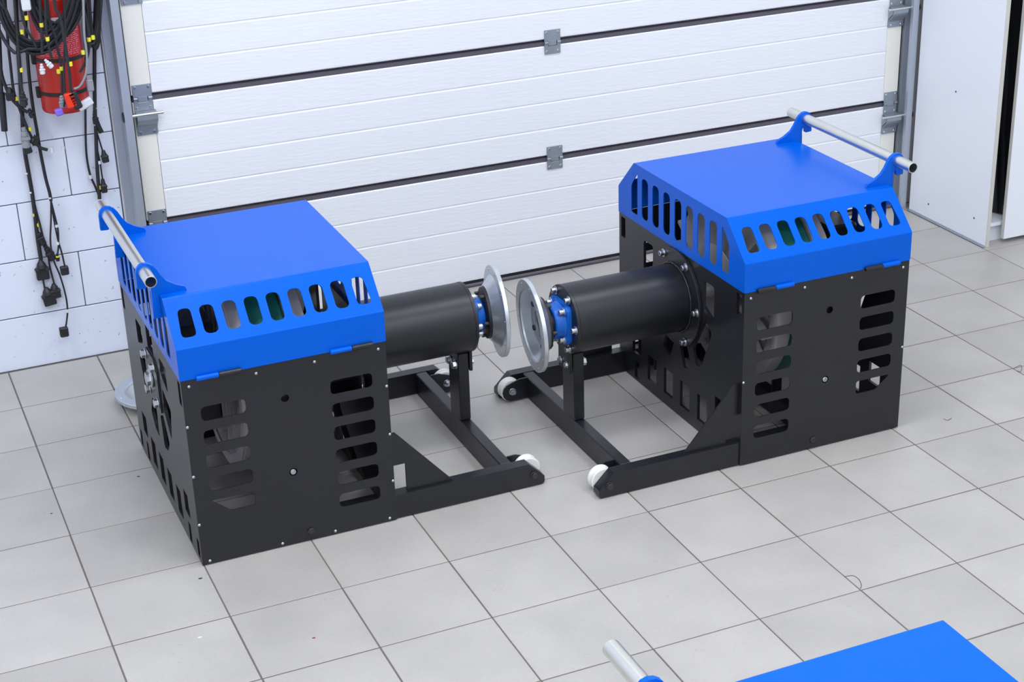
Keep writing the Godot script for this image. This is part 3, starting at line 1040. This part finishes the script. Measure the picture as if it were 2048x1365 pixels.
	for z in [-0.024, -MD + 0.018]:
		chamfer_box(s, Vector3(0.272, 0.086, z), Vector3(0.332, 0.56, z + 0.006), 0.001)
	chamfer_box(s, Vector3(0.290, 0.006, -MD + 0.048), Vector3(0.330, 0.08, -0.048), 0.002)
	for z in [AX.z - 0.16, AX.z + 0.15]:
		chamfer_box(s, Vector3(0.292, 0.078, z), Vector3(0.328, 0.17, z + 0.01), 0.001)
	for z in [-0.13, -0.24, -0.62, -0.74]:
		prism(s, PackedVector2Array([Vector2(0.606, 0.40), Vector2(0.606, 0.09), Vector2(0.56, 0.09), Vector2(0.50, 0.36), Vector2(0.50, 0.40)]), "z", z, z + 0.006)
	R.cradle = s.commit()
	# rear bearing plate
	s = mb()
	prism(s, PackedVector2Array([Vector2(AX.z - 0.085, AX.y - 0.085), Vector2(AX.z + 0.085, AX.y - 0.085), Vector2(AX.z + 0.085, AX.y + 0.055), Vector2(AX.z + 0.05, AX.y + 0.085), Vector2(AX.z - 0.05, AX.y + 0.085), Vector2(AX.z - 0.085, AX.y + 0.055)]), "x", -0.0062, -0.0004)
	R.bearing_plate = s.commit()
	s = mb()
	rod(s, Vector3(-0.0065, AX.y, AX.z), Vector3.LEFT, 0.030, 0.008, 0.002, 28)
	lathe(s, Vector3(-0.0145, AX.y, AX.z), Vector3.LEFT, [Vector2(0.022, 0), Vector2(0.022, 0.010), Vector2(0.018, 0.012), Vector2(0, 0.012)], 6)
	R.shaft_nut = s.commit()
	return R

func machine(called: String, at: Vector3, sg: float, hub_dir: Vector3, bar_shift: float, no_screw: Array, label: String) -> void:
	if cache.is_empty():
		cache[1.0] = machine_meshes()
		var mm := {}
		for k in cache[1.0]:
			mm[k] = mirrored(cache[1.0][k])
		cache[-1.0] = mm
	var R: Dictionary = cache[sg]
	var t := thing(called, at, label, "test machine")
	var P := func(x: float, y: float, z: float) -> Vector3: return Vector3(sg * x, y, z)
	# lid with handle
	var lid := inst(R.lid, "lid", M.blue, t)
	for s in [0.155, 0.702]:
		inst(R.bracket, "handle_bracket", M.blue, lid, Vector3(0, 0, -s))
	var bar := inst(R.bar, "handle_bar", M.steel, lid, P.call(-0.036, 0.90, -0.063 - bar_shift))
	inst(R.bar_inside, "bar_bore", M.steel, lid, bar.position)
	for u in [0.0445, 0.4435]:
		inst(R.sleeve, "hinge_sleeve", M.blue, lid, P.call(u, 0.6135, 0.0078))
	# side panels
	var screws := [[0.023, 0.590], [0.220, 0.590], [0.396, 0.590], [0.593, 0.590], [0.0045, 0.464], [0.0045, 0.302], [0.0045, 0.141], [0.023, 0.0135], [0.248, 0.0135], [0.416, 0.0135], [0.593, 0.0135], [0.6115, 0.464], [0.6115, 0.302], [0.6115, 0.141]]
	var keep := [0, 1, 2, 3, 5, 12]
	var panel := inst(R.panel, "side_panel", M.black, t)
	for i in screws.size():
		var p: Vector3 = P.call(screws[i][0], screws[i][1], 0.0)
		if no_screw.is_empty() or i in keep:
			inst(R.screw, "screw", M.bolt, panel, p)
		else:
			inst(R.screw_hole, "screw_hole", M.dark, panel, p)
	inst(R.cap_front, "bolt", M.bolt, panel, P.call(0.302, 0.2465, -0.0175))
	inst(R.hex_front, "bolt", M.bolt_dark, panel, P.call(0.340, 0.034, -0.0055))
	for u in [0.1105, 0.5095]:
		inst(R.sleeve, "hinge_sleeve", M.black, panel, P.call(u, 0.6135, 0.0078))
	inst(R.panel, "side_panel", M.black, t, Vector3(0, 0, -MD + 0.003))
	# end plates
	var rear := inst(R.rear_plate, "end_plate", M.black, t)
	inst(R.bearing_plate, "bearing_plate", M.black, rear)
	inst(R.shaft_nut, "shaft_nut", M.bolt, rear)
	for y in [-0.06, 0.06]:
		for z in [-0.06, 0.06]:
			inst(R.hex_left, "bolt", M.bolt, rear, P.call(-0.0065, AX.y + y, AX.z + z))
	inst(R.hub_plate, "end_plate", M.black, t, P.call(ML - 0.010, 0, 0))
	# frame on rollers
	for z in [-0.026, -MD + 0.026]:
		var near: bool = z > -0.1
		var d := 1.0 if near else -1.0                 # outwards
		var beam := inst(R.beam, "side_beam", M.black, t, Vector3(0, 0, z))
		if near:
			inst(R.hex_front, "bolt", M.bolt_dark, beam, P.call(1.088, 0.042, 0.0202))
		inst(R.gusset, "gusset", M.black, t, Vector3(0, 0, z + d * 0.004))
		var ro := inst(R.roller, "roller", M.roller, t, P.call(1.088, 0.0412, z - d * 0.040))
		var ax := mb()
		rod(ax, Vector3(0, 0, -0.024), Vector3.BACK, 0.0065, 0.048, 0.0005, 14)
		put(ax, "axle", M.bolt, ro)
		var ear := inst(R.ear, "roller_bracket", M.black, t, Vector3(0, 0, z - d * 0.062))
		if not near:
			inst(R.nut_front, "nut", M.bolt, ear, P.call(1.088, 0.042, 0.0032))
	inst(R.cross, "cross_beam", M.black, t)
	var post := inst(R.post, "post", M.black, t)
	for z in [-0.024, 0.024]:
		inst(R.hex_left, "nut", M.bolt, post, P.call(0.989, 0.288, AX.z + z))
	# tube, bearing, hub
	var tube := inst(R.tube, "tube", M.tube_black, t)
	inst(R.weld, "weld_bead", M.tube_black, tube)
	var fl := inst(R.flange, "tube_flange", M.black, t)
	for k in 6:
		var a := TAU * k / 6.0
		inst(R.cap_screw, "cap_screw", M.bolt, fl, P.call(ML + 0.0117, AX.y + sin(a) * 0.155, AX.z + cos(a) * 0.155))
	var te := inst(R.tube_end, "tube_end_plate", M.tube_black, t)
	for k in 6:
		var a := TAU * (k + 0.0) / 6.0
		inst(R.cap_screw, "cap_screw", M.bolt, te, P.call(1.0424, AX.y + sin(a) * 0.100, AX.z + cos(a) * 0.100))
	for z in [-0.024, 0.024]:
		inst(R.hex_right, "bolt", M.bolt, te, P.call(1.0416, 0.288, AX.z + z))
	var be := inst(R.bearing, "bearing_housing", M.bearing_blue, t)
	inst(R.bearing_ring, "bearing_ring", M.steel, be)
	for y in [-0.049, 0.049]:
		for z in [-0.049, 0.049]:
			inst(R.cap_screw, "cap_screw", M.bolt, be, P.call(1.0622, AX.y + y, AX.z + z))
	inst(R.shaft, "shaft", M.steel, t)
	var hub := hub_flange(R, t)
	var out := Vector3(hub_dir.x * sg, hub_dir.y, hub_dir.z).normalized()
	# the mesh of a mirrored machine opens along -x
	var bx := out * sg
	var bz := bx.cross(Vector3.UP).normalized()
	hub.transform = Transform3D(Basis(bx, bz.cross(bx).normalized(), bz), P.call(1.1155, AX.y, AX.z))
	# eddy current brake behind the slots
	inst(R.stator, "brake_stator", M.stator, t)
	var r1 := inst(R.rotor_back, "brake_rotor", M.rotor, t, P.call(0.249, AX.y, AX.z))
	inst(R.wheel_back, "rotor_wheel", M.rotor, r1)
	inst(R.vanes_back, "vanes", M.rotor, r1)
	var r2 := inst(R.rotor, "brake_rotor", M.rotor, t, P.call(0.371, AX.y, AX.z))
	inst(R.rotor_wheel, "rotor_wheel", M.rotor, r2)
	inst(R.vanes, "vanes", M.rotor, r2)
	inst(R.fan_disc, "fan_disc", M.rotor, r2)
	inst(R.fan_vanes, "fan_vanes", M.rotor, r2)
	inst(R.gear_case, "gear_case", M.black, t)
	inst(R.cradle, "cradle", M.black, t)

func hub_flange(R: Dictionary, parent: Node) -> MeshInstance3D:
	var hub := inst(R.hub, "hub_flange", M.alu, parent)
	inst(R.hub_pins, "pins", M.bolt, hub)
	inst(R.coupling, "coupling", M.dark, hub)
	for k in 5:
		var a := TAU * k / 5.0 + 0.4
		inst(R.hub_bolt, "bolt", M.bolt_dark, hub, Vector3(0, cos(a) * 0.076, sin(a) * 0.076))
	return hub

# ------------------------------------------------------------------ loose flange on the floor
func make_loose_flange() -> void:
	var R: Dictionary = cache[1.0]
	var t := thing("hub_flange", Vector3(0.4675, 0.0, 0.155), "loose aluminium hub flange lying face up on the floor behind the machine", "flange")
	var o := inst(R.hub, "disc", M.alu, t)
	var turn := Basis(Vector3.UP, Vector3.LEFT, Vector3.BACK)
	o.transform = Transform3D(turn, Vector3.ZERO)
	inst(R.hub_pins, "pins", M.bolt, o)

# ------------------------------------------------------------------ fire extinguisher and cables on the wall
func path(px: Array, z: float) -> Array:
	var out := []
	for p in px:
		out.append(on_wall(p[0], p[1], p[2] if p.size() > 2 else z))
	return out

func harness(called: String, label: String, lines: Array, plugs: Array, tags: Array, z: float, group := "", skin := "cable") -> void:
	var low := Vector3(0, 99, 0)
	for l in lines:
		for p in path(l[0], z):
			if p.y < low.y:
				low = p
	var t := thing(called, low, label, "cable", group)
	for l in lines:
		var pts := curve(path(l[0], z), 6)
		for i in pts.size():
			pts[i] -= low
		var s := mb()
		sweep(s, pts, l[1], 8)
		put(s, "cable" if l[1] < 0.009 else "sleeve", M[skin], t)
	for p in plugs:                                     # [px, py, width, height, material, kind]
		var m: Material = M[p[4]]
		var c := on_wall(p[0], p[1], z) - low
		var w: float = p[2] * 0.5
		var h: float = p[3] * 0.5
		var s := mb()
		var kind: int = p[5]
		if kind == 0:                                   # square plug with a round boot above
			chamfer_box(s, Vector3(-w, -h, -0.012), Vector3(w, h * 0.25, 0.012), 0.003)
			chamfer_box(s, Vector3(-w * 1.12, -h * 0.05, -0.014), Vector3(w * 1.12, h * 0.12, 0.014), 0.001)
			lathe(s, Vector3(0, h * 0.25, 0), Vector3.UP, [Vector2(w * 0.85, 0), Vector2(w * 0.7, h * 0.35), Vector2(0.006, h * 0.8), Vector2(0, h * 0.8)], 14)
		elif kind == 1:                                 # ribbed straight plug
			rod(s, Vector3(0, -h, 0), Vector3.UP, w, h * 1.1, 0.002, 16)
			rod(s, Vector3(0, h * 0.1, 0), Vector3.UP, w * 0.75, h * 0.5, 0.002, 16)
			rod(s, Vector3(0, h * 0.6, 0), Vector3.UP, w * 0.55, h * 0.4, 0.002, 16)
			chamfer_box(s, Vector3(-w * 1.1, -h * 0.2, w * 0.5), Vector3(w * 1.1, h * 0.05, w * 1.1), 0.001)
		else:                                           # plain shell with a lip
			chamfer_box(s, Vector3(-w, -h, -0.011), Vector3(w, h, 0.011), 0.003)
			chamfer_box(s, Vector3(-w * 0.8, -h * 1.08, -0.008), Vector3(w * 0.8, -h * 0.9, 0.008), 0.001)
		var o := put(s, "plug", m, t, c)
		if p.size() > 6:
			o.rotation.z = p[6]
	for g in tags:
		var s := mb()
		var hgt: float = g[2] if g.size() > 2 else 0.014
		rod(s, Vector3(0, -hgt * 0.5, 0), Vector3.UP, 0.0065, hgt, 0.0005, 12)
		put(s, "tag" if g.size() < 4 else "tie", M.tag_yellow if g.size() < 4 else M.plug_white, t, on_wall(g[0], g[1], z) - low)

func make_cables() -> void:
	# fire extinguisher hung in a bracket
	var at := Vector3(0.338, 1.005, -0.236)
	var t := thing("fire_extinguisher", at, "red fire extinguisher on the block wall behind the tangle of cables", "fire extinguisher")
	var s := mb()
	lathe(s, Vector3.ZERO, Vector3.UP, [Vector2(0.0, 0.004), Vector2(0.070, 0.004), Vector2(0.074, 0.0), Vector2(0.080, 0.002), Vector2(0.0835, 0.010), Vector2(0.0835, 0.40), Vector2(0.076, 0.435), Vector2(0.058, 0.463), Vector2(0.03, 0.478), Vector2(0.022, 0.50), Vector2(0.0, 0.50)], 40)
	put(s, "body", M.red, t)
	s = mb()
	lathe(s, Vector3(0, 0.495, 0), Vector3.UP, [Vector2(0.0, 0), Vector2(0.02, 0), Vector2(0.02, 0.04), Vector2(0, 0.04)], 16)
	chamfer_box(s, Vector3(-0.012, 0.53, -0.02), Vector3(0.012, 0.545, 0.11), 0.003)
	chamfer_box(s, Vector3(-0.012, 0.56, -0.02), Vector3(0.012, 0.568, 0.12), 0.003)
	put(s, "valve", M.dark, t)
	for y in [0.065, 0.185]:
		s = mb()
		lathe(s, Vector3(0, y, 0), Vector3.UP, [Vector2(0.0835, 0), Vector2(0.0858, 0.001), Vector2(0.0858, 0.013), Vector2(0.0835, 0.014)], 40)
		chamfer_box(s, Vector3(-0.096, -0.012 + y, -0.01), Vector3(-0.082, 0.026 + y, 0.012), 0.002)
		put(s, "strap", M.dark, t)
	# printed label: red ground with white print lines
	var im := Image.create(128, 160, false, Image.FORMAT_RGB8)
	im.fill(Color(0.70, 0.09, 0.15))
	var rng := RandomNumberGenerator.new()
	rng.seed = 8
	im.fill_rect(Rect2i(46, 22, 22, 26), Color(0.82, 0.78, 0.8))
	im.fill_rect(Rect2i(84, 22, 20, 26), Color(0.5, 0.08, 0.16))
	for k in 14:
		var y := 62 + k * 7
		var x := 8
		while x < 112:
			var w := rng.randi_range(4, 13)
			im.fill_rect(Rect2i(x, y, w, 2), Color(0.86, 0.62, 0.66))
			x += w + 3
	var lm: StandardMaterial3D = M.label_red.duplicate()
	lm.albedo_color = Color(1, 1, 1)
	lm.albedo_texture = tex(im)
	s = mb()
	var segs := 16
	for k in segs:
		var a0 := deg_to_rad(-62.0 + 124.0 * k / segs)
		var a1 := deg_to_rad(-62.0 + 124.0 * (k + 1) / segs)
		var n0 := Vector3(sin(a0), 0, cos(a0))
		var n1 := Vector3(sin(a1), 0, cos(a1))
		var q := [[n0, 0.205, Vector2(float(k) / segs, 1)], [n1, 0.205, Vector2(float(k + 1) / segs, 1)], [n1, 0.365, Vector2(float(k + 1) / segs, 0)], [n0, 0.365, Vector2(float(k) / segs, 0)]]
		for i in [0, 2, 1, 0, 3, 2]:
			s.set_normal(q[i][0])
			s.set_uv(q[i][2])
			s.add_vertex(q[i][0] * 0.0841 + Vector3(0, q[i][1], 0))
	put(s, "label_sheet", lm, t)
	# hooks above the picture's edge carry the cables
	for x in [0.16, 0.30, 0.46]:
		var h := thing("wall_hook", Vector3(x, 1.74, WALL_Z + 0.001), "zinc hook on the block wall carrying the hanging cables", "hook", "hooks carrying the cables")
		s = mb()
		sweep(s, curve([Vector3(0, 0, 0.0), Vector3(0, 0, 0.20), Vector3(0, 0.012, 0.225), Vector3(0, 0.035, 0.23)], 5), 0.006, 8)
		chamfer_box(s, Vector3(-0.02, -0.03, 0), Vector3(0.02, 0.03, 0.004), 0.001)
		put(s, "hook_body", M.zinc, h)
	# coils
	var coils := [
		[Vector2(112, -70), 62.0, 150.0, -0.134, 11, 6.0, "thick coil of black cable hanging in front of the extinguisher's top"],
		[Vector2(70, -50), 92.0, 172.0, -0.113, 8, 6.0, "wide loose coil of black cable drooping across the extinguisher's label"],
		[Vector2(187, -80), 17.0, 195.0, -0.262, 5, 4.0, "narrow long coil of black cable beside the guide rail"]]
	for c in coils:
		var pts := []
		var n := 22
		for k in n * int(c[4]) + 1:
			var a := TAU * k / n
			var turn := float(k) / n
			var grow: float = 1.0 - c[5] * 0.012 * (sin(turn * 2.1) + 1.0) - 0.045 * fmod(turn * 2.63, 3.0)
			pts.append(on_wall(c[0].x + cos(a) * c[1] * grow + sin(turn * 1.7) * 4.0, c[0].y + sin(a) * c[2] * grow, c[3] + 0.010 * fmod(turn * 1.618, 1.9) - 0.01))
		var low := Vector3(0, 99, 0)
		for p in pts:
			if p.y < low.y:
				low = p
		var o := thing("cable_coil", low, c[6], "cable", "coiled cables on the wall")
		for i in pts.size():
			pts[i] -= low
		s = mb()
		sweep(s, curve(pts, 2), 0.0062, 8)
		put(s, "cable", M.cable, o)
	var up := -230.0
	harness("cable_harness", "black cable harness ending in four big plugs low on the block wall", [
		[[[25, up], [30, -60], [34, 60], [40, 150], [44, 215], [46, 262], [50, 305], [57, 345], [64, 385], [70, 430], [75, 475], [82, 520]], 0.0075],
		[[[64, 385], [72, 420], [80, 450], [87, 478], [94, 495]], 0.004],
		[[[96, 505], [99, 530], [105, 555], [109, 570]], 0.0035], [[[82, 540], [86, 560], [90, 580]], 0.0035]],
		[[84, 540, 0.046, 0.075, "plug", 0], [98, 505, 0.03, 0.065, "plug", 1, 0.35], [97, 593, 0.046, 0.07, "plug", 0, 0.12], [110, 582, 0.036, 0.055, "plug", 0, 0.05], [80, 475, 0.026, 0.06, "plug", 1, 0.3]],
		[[69, 430, 0.012], [74, 450, 0.012], [82, 536, 0.012], [62, 385, 0.006, 0], [53, 347, 0.006, 0]], -0.324, "harnesses hanging on the block wall")
	harness("cable_harness", "thin black harness whose lowest plug hangs nearest the floor on the block wall", [
		[[[45, up], [48, -60], [52, 60], [58, 150], [66, 215], [74, 262], [80, 300], [91, 355], [99, 385], [102, 402]], 0.006],
		[[[102, 402], [102, 440], [101, 485], [107, 520], [120, 552], [131, 590], [135, 620], [133, 645], [130, 660]], 0.0033],
		[[[102, 402], [108, 440], [116, 480], [124, 508], [130, 535]], 0.0033],
		[[[102, 402], [109, 430], [116, 460], [117, 490], [115, 510]], 0.0033]],
		[[128, 664, 0.032, 0.036, "plug", 2], [129, 541, 0.030, 0.032, "plug", 2], [115, 515, 0.014, 0.03, "plug", 1]],
		[[135, 622, 0.012, 0], [113, 452, 0.01, 0], [115, 487, 0.01, 0], [115, 514, 0.008], [100, 396, 0.006, 0]], -0.300, "harnesses hanging on the block wall")
	harness("cable_harness", "black harness with short plugged side branches beside the guide rail", [
		[[[196, up], [194, -60], [190, 40], [189, 140], [190, 220], [192, 265], [193, 300], [195, 345], [198, 380], [199, 398]], 0.007],
		[[[192, 240], [198, 255], [203, 265]], 0.009],
		[[[193, 262], [200, 285], [206, 305]], 0.003], [[[195, 300], [200, 325], [205, 358]], 0.003]],
		[[209, 313, 0.024, 0.044, "plug", 0, 0.1], [207, 372, 0.022, 0.05, "plug", 0], [190, 235, 0.02, 0.05, "plug", 1]],
		[[199, 375, 0.014], [190, 215, 0.01], [191, 250, 0.006, 0], [198, 325, 0.012, 0]], -0.300, "harnesses hanging on the block wall")
	harness("cable_harness", "single thin black cable hanging beside the branched harness", [
		[[[176, up], [174, -40], [172, 60], [171, 160], [171, 240], [172, 295], [175, 325], [181, 352], [191, 375], [199, 396]], 0.004]],
		[], [[181, 354, 0.014, 0]], -0.328, "harnesses hanging on the block wall")
	harness("cable_harness", "thick black sleeve with a white band at the end of the block wall harnesses", [
		[[[-14, up], [-8, -40], [0, 100], [3, 190]], 0.0065], [[[3, 185], [6, 225], [9, 262]], 0.0115]],
		[], [[6, 217, 0.022, 0]], -0.30, "harnesses hanging on the block wall")
	harness("cable_harness", "black harness with three capped plugs left of the extinguisher", [
		[[[-20, up], [-14, -40], [-4, 60], [2, 140], [12, 175], [24, 198], [40, 215], [56, 225]], 0.006],
		[[[5, up], [8, -60], [14, 60], [22, 140], [28, 185], [38, 215], [48, 240], [60, 268], [70, 285], [78, 294]], 0.005],
		[[[78, 294], [84, 297], [95, 300]], 0.006]],
		[[20, 188, 0.03, 0.045, "plug", 0], [68, 281, 0.034, 0.03, "plug", 0, 1.2], [55, 300, 0.03, 0.024, "plug", 2, 0.2], [62, 226, 0.022, 0.034, "plug", 1, 0.3], [50, 275, 0.03, 0.075, "plug_grey", 1]],
		[[33, 197, 0.014], [60, 258, 0.012], [126, 296, 0.012, 0], [104, 300, 0.02, 0]], -0.276, "harnesses hanging on the block wall")
	# loose leads crossing in front of the extinguisher
	var leads := [
		[[[22, up], [26, -60], [29, 0], [34, 60], [38, 120], [41, 160], [46, 190], [50, 215]], 0.0048, [[44, 64], [42, 140]], [[47, 197, 0.024, 0.05, "plug", 1]], "black lead hanging left of the extinguisher's label"],
		[[[40, up], [38, -60], [40, 0], [46, 40], [55, 62], [66, 80], [73, 98]], 0.0045, [[53, 36]], [[51, 5, 0.03, 0.05, "plug_white", 2]], "black lead with a white plug above the extinguisher's label"],
		[[[78, up], [79, -60], [80, 0], [82, 40], [84, 75], [84, 105]], 0.0052, [[83, 50]], [[84, 138, 0.018, 0.036, "plug_white", 1]], "black lead with a slim white plug in front of the extinguisher's label"],
		[[[90, up], [90, -60], [91, 30], [94, 75], [99, 100], [104, 118]], 0.0045, [[95, 78]], [[97, 127, 0.018, 0.036, "plug_white", 1, 0.6]], "black lead with a tilted white plug in front of the extinguisher's label"],
		[[[100, up], [103, -60], [110, 10], [120, 35], [127, 70], [134, 110], [139, 150], [142, 185]], 0.0055, [[141, 128]], [[141, 200, 0.034, 0.05, "plug_orange", 2, 0.15], [150, 200, 0.03, 0.06, "plug", 2, 0.3]], "black lead with an orange plug below the extinguisher"],
		[[[88, up], [92, -40], [98, 35], [108, 65], [116, 100], [122, 130], [124, 165], [124, 185]], 0.005, [[123, 137], [117, 143]], [[124, 203, 0.022, 0.042, "plug_grey", 1]], "black lead with a grey plug below the extinguisher"],
		[[[150, up], [156, -60], [164, 0], [172, 40], [178, 80], [176, 110], [168, 130], [160, 145]], 0.0045, [[178, 79], [186, 75]], [[180, 170, 0.022, 0.04, "plug_grey", 2]], "black lead curling back beside the extinguisher's right strap"],
		[[[165, up], [166, -40], [168, 60], [172, 95], [174, 125], [171, 150], [160, 172], [148, 178]], 0.0042, [[166, 105]], [[170, 208, 0.055, 0.026, "plug_white", 2, 0.45]], "pale lead with a broad white plug under the extinguisher"],
		[[[120, up], [126, -40], [130, 60], [128, 130], [130, 190], [128, 214]], 0.004, [], [[118, 224, 0.026, 0.022, "plug_violet", 2, 0.15]], "black lead with a violet plug under the extinguisher"]]
	for i in leads.size():
		var l: Array = leads[i]
		harness("cable_lead", l[4], [[l[0], l[1]]], l[3], l[2], -0.086 + 0.016 * (i % 5 if i != 8 else 2), "leads crossing the extinguisher", "plug_grey" if i == 7 else "cable")

# ------------------------------------------------------------------ litter on the tiles
func make_debris() -> void:
	var chips := [[277, 954, "chip_dark", 0.0055, "dark metal shaving on a tile beside the machine below the cables"], [401, 1158, "chip_dark", 0.0065, "dark metal shaving on the tile near the machine's front corner"], [400, 1276, "chip", 0.0065, "white paint flake on a bare floor tile"], [628, 1277, "chip_red", 0.005, "small red chip on a bare floor tile"], [103, 1028, "chip_dark", 0.004, "dark crumb on a tile near the block wall"]]
	for c in chips:
		var p := on_floor(c[0], c[1])
		var t := thing("chip", p, c[4], "chip")
		var s := mb()
		var r: float = c[3]
		prism(s, PackedVector2Array([Vector2(-r, -r * 0.25), Vector2(-r * 0.2, -r * 0.45), Vector2(r * 0.9, -r * 0.1), Vector2(r * 0.7, r * 0.3), Vector2(-r * 0.5, r * 0.35)]), "y", 0.0, 0.0014)
		put(s, "flake", M[c[2]], t)
	for h in [[[1690, 1154], [1706, 1152], [1718, 1160], [1723, 1172], [1720, 1178]], [[2027, 738], [2040, 731], [2044, 736], [2041, 744], [2034, 742]], [[1887, 838], [1895, 841], [1903, 837]]]:
		var pts := []
		var o := on_floor(h[0][0], h[0][1])
		for q in h:
			pts.append(on_floor(q[0], q[1], 0.0012) - o)
		var i: int = names.get("hair", 0)
		var t := thing("hair", o, ["curled dark hair lying across a tile joint", "small dark hair curl at a joint crossing near the wardrobe", "short dark hair on the tile beside the machine near the wardrobe"][i], "hair")
		var s := mb()
		sweep(s, curve(pts, 6), 0.0007, 5)
		put(s, "strand", M.hair, t)
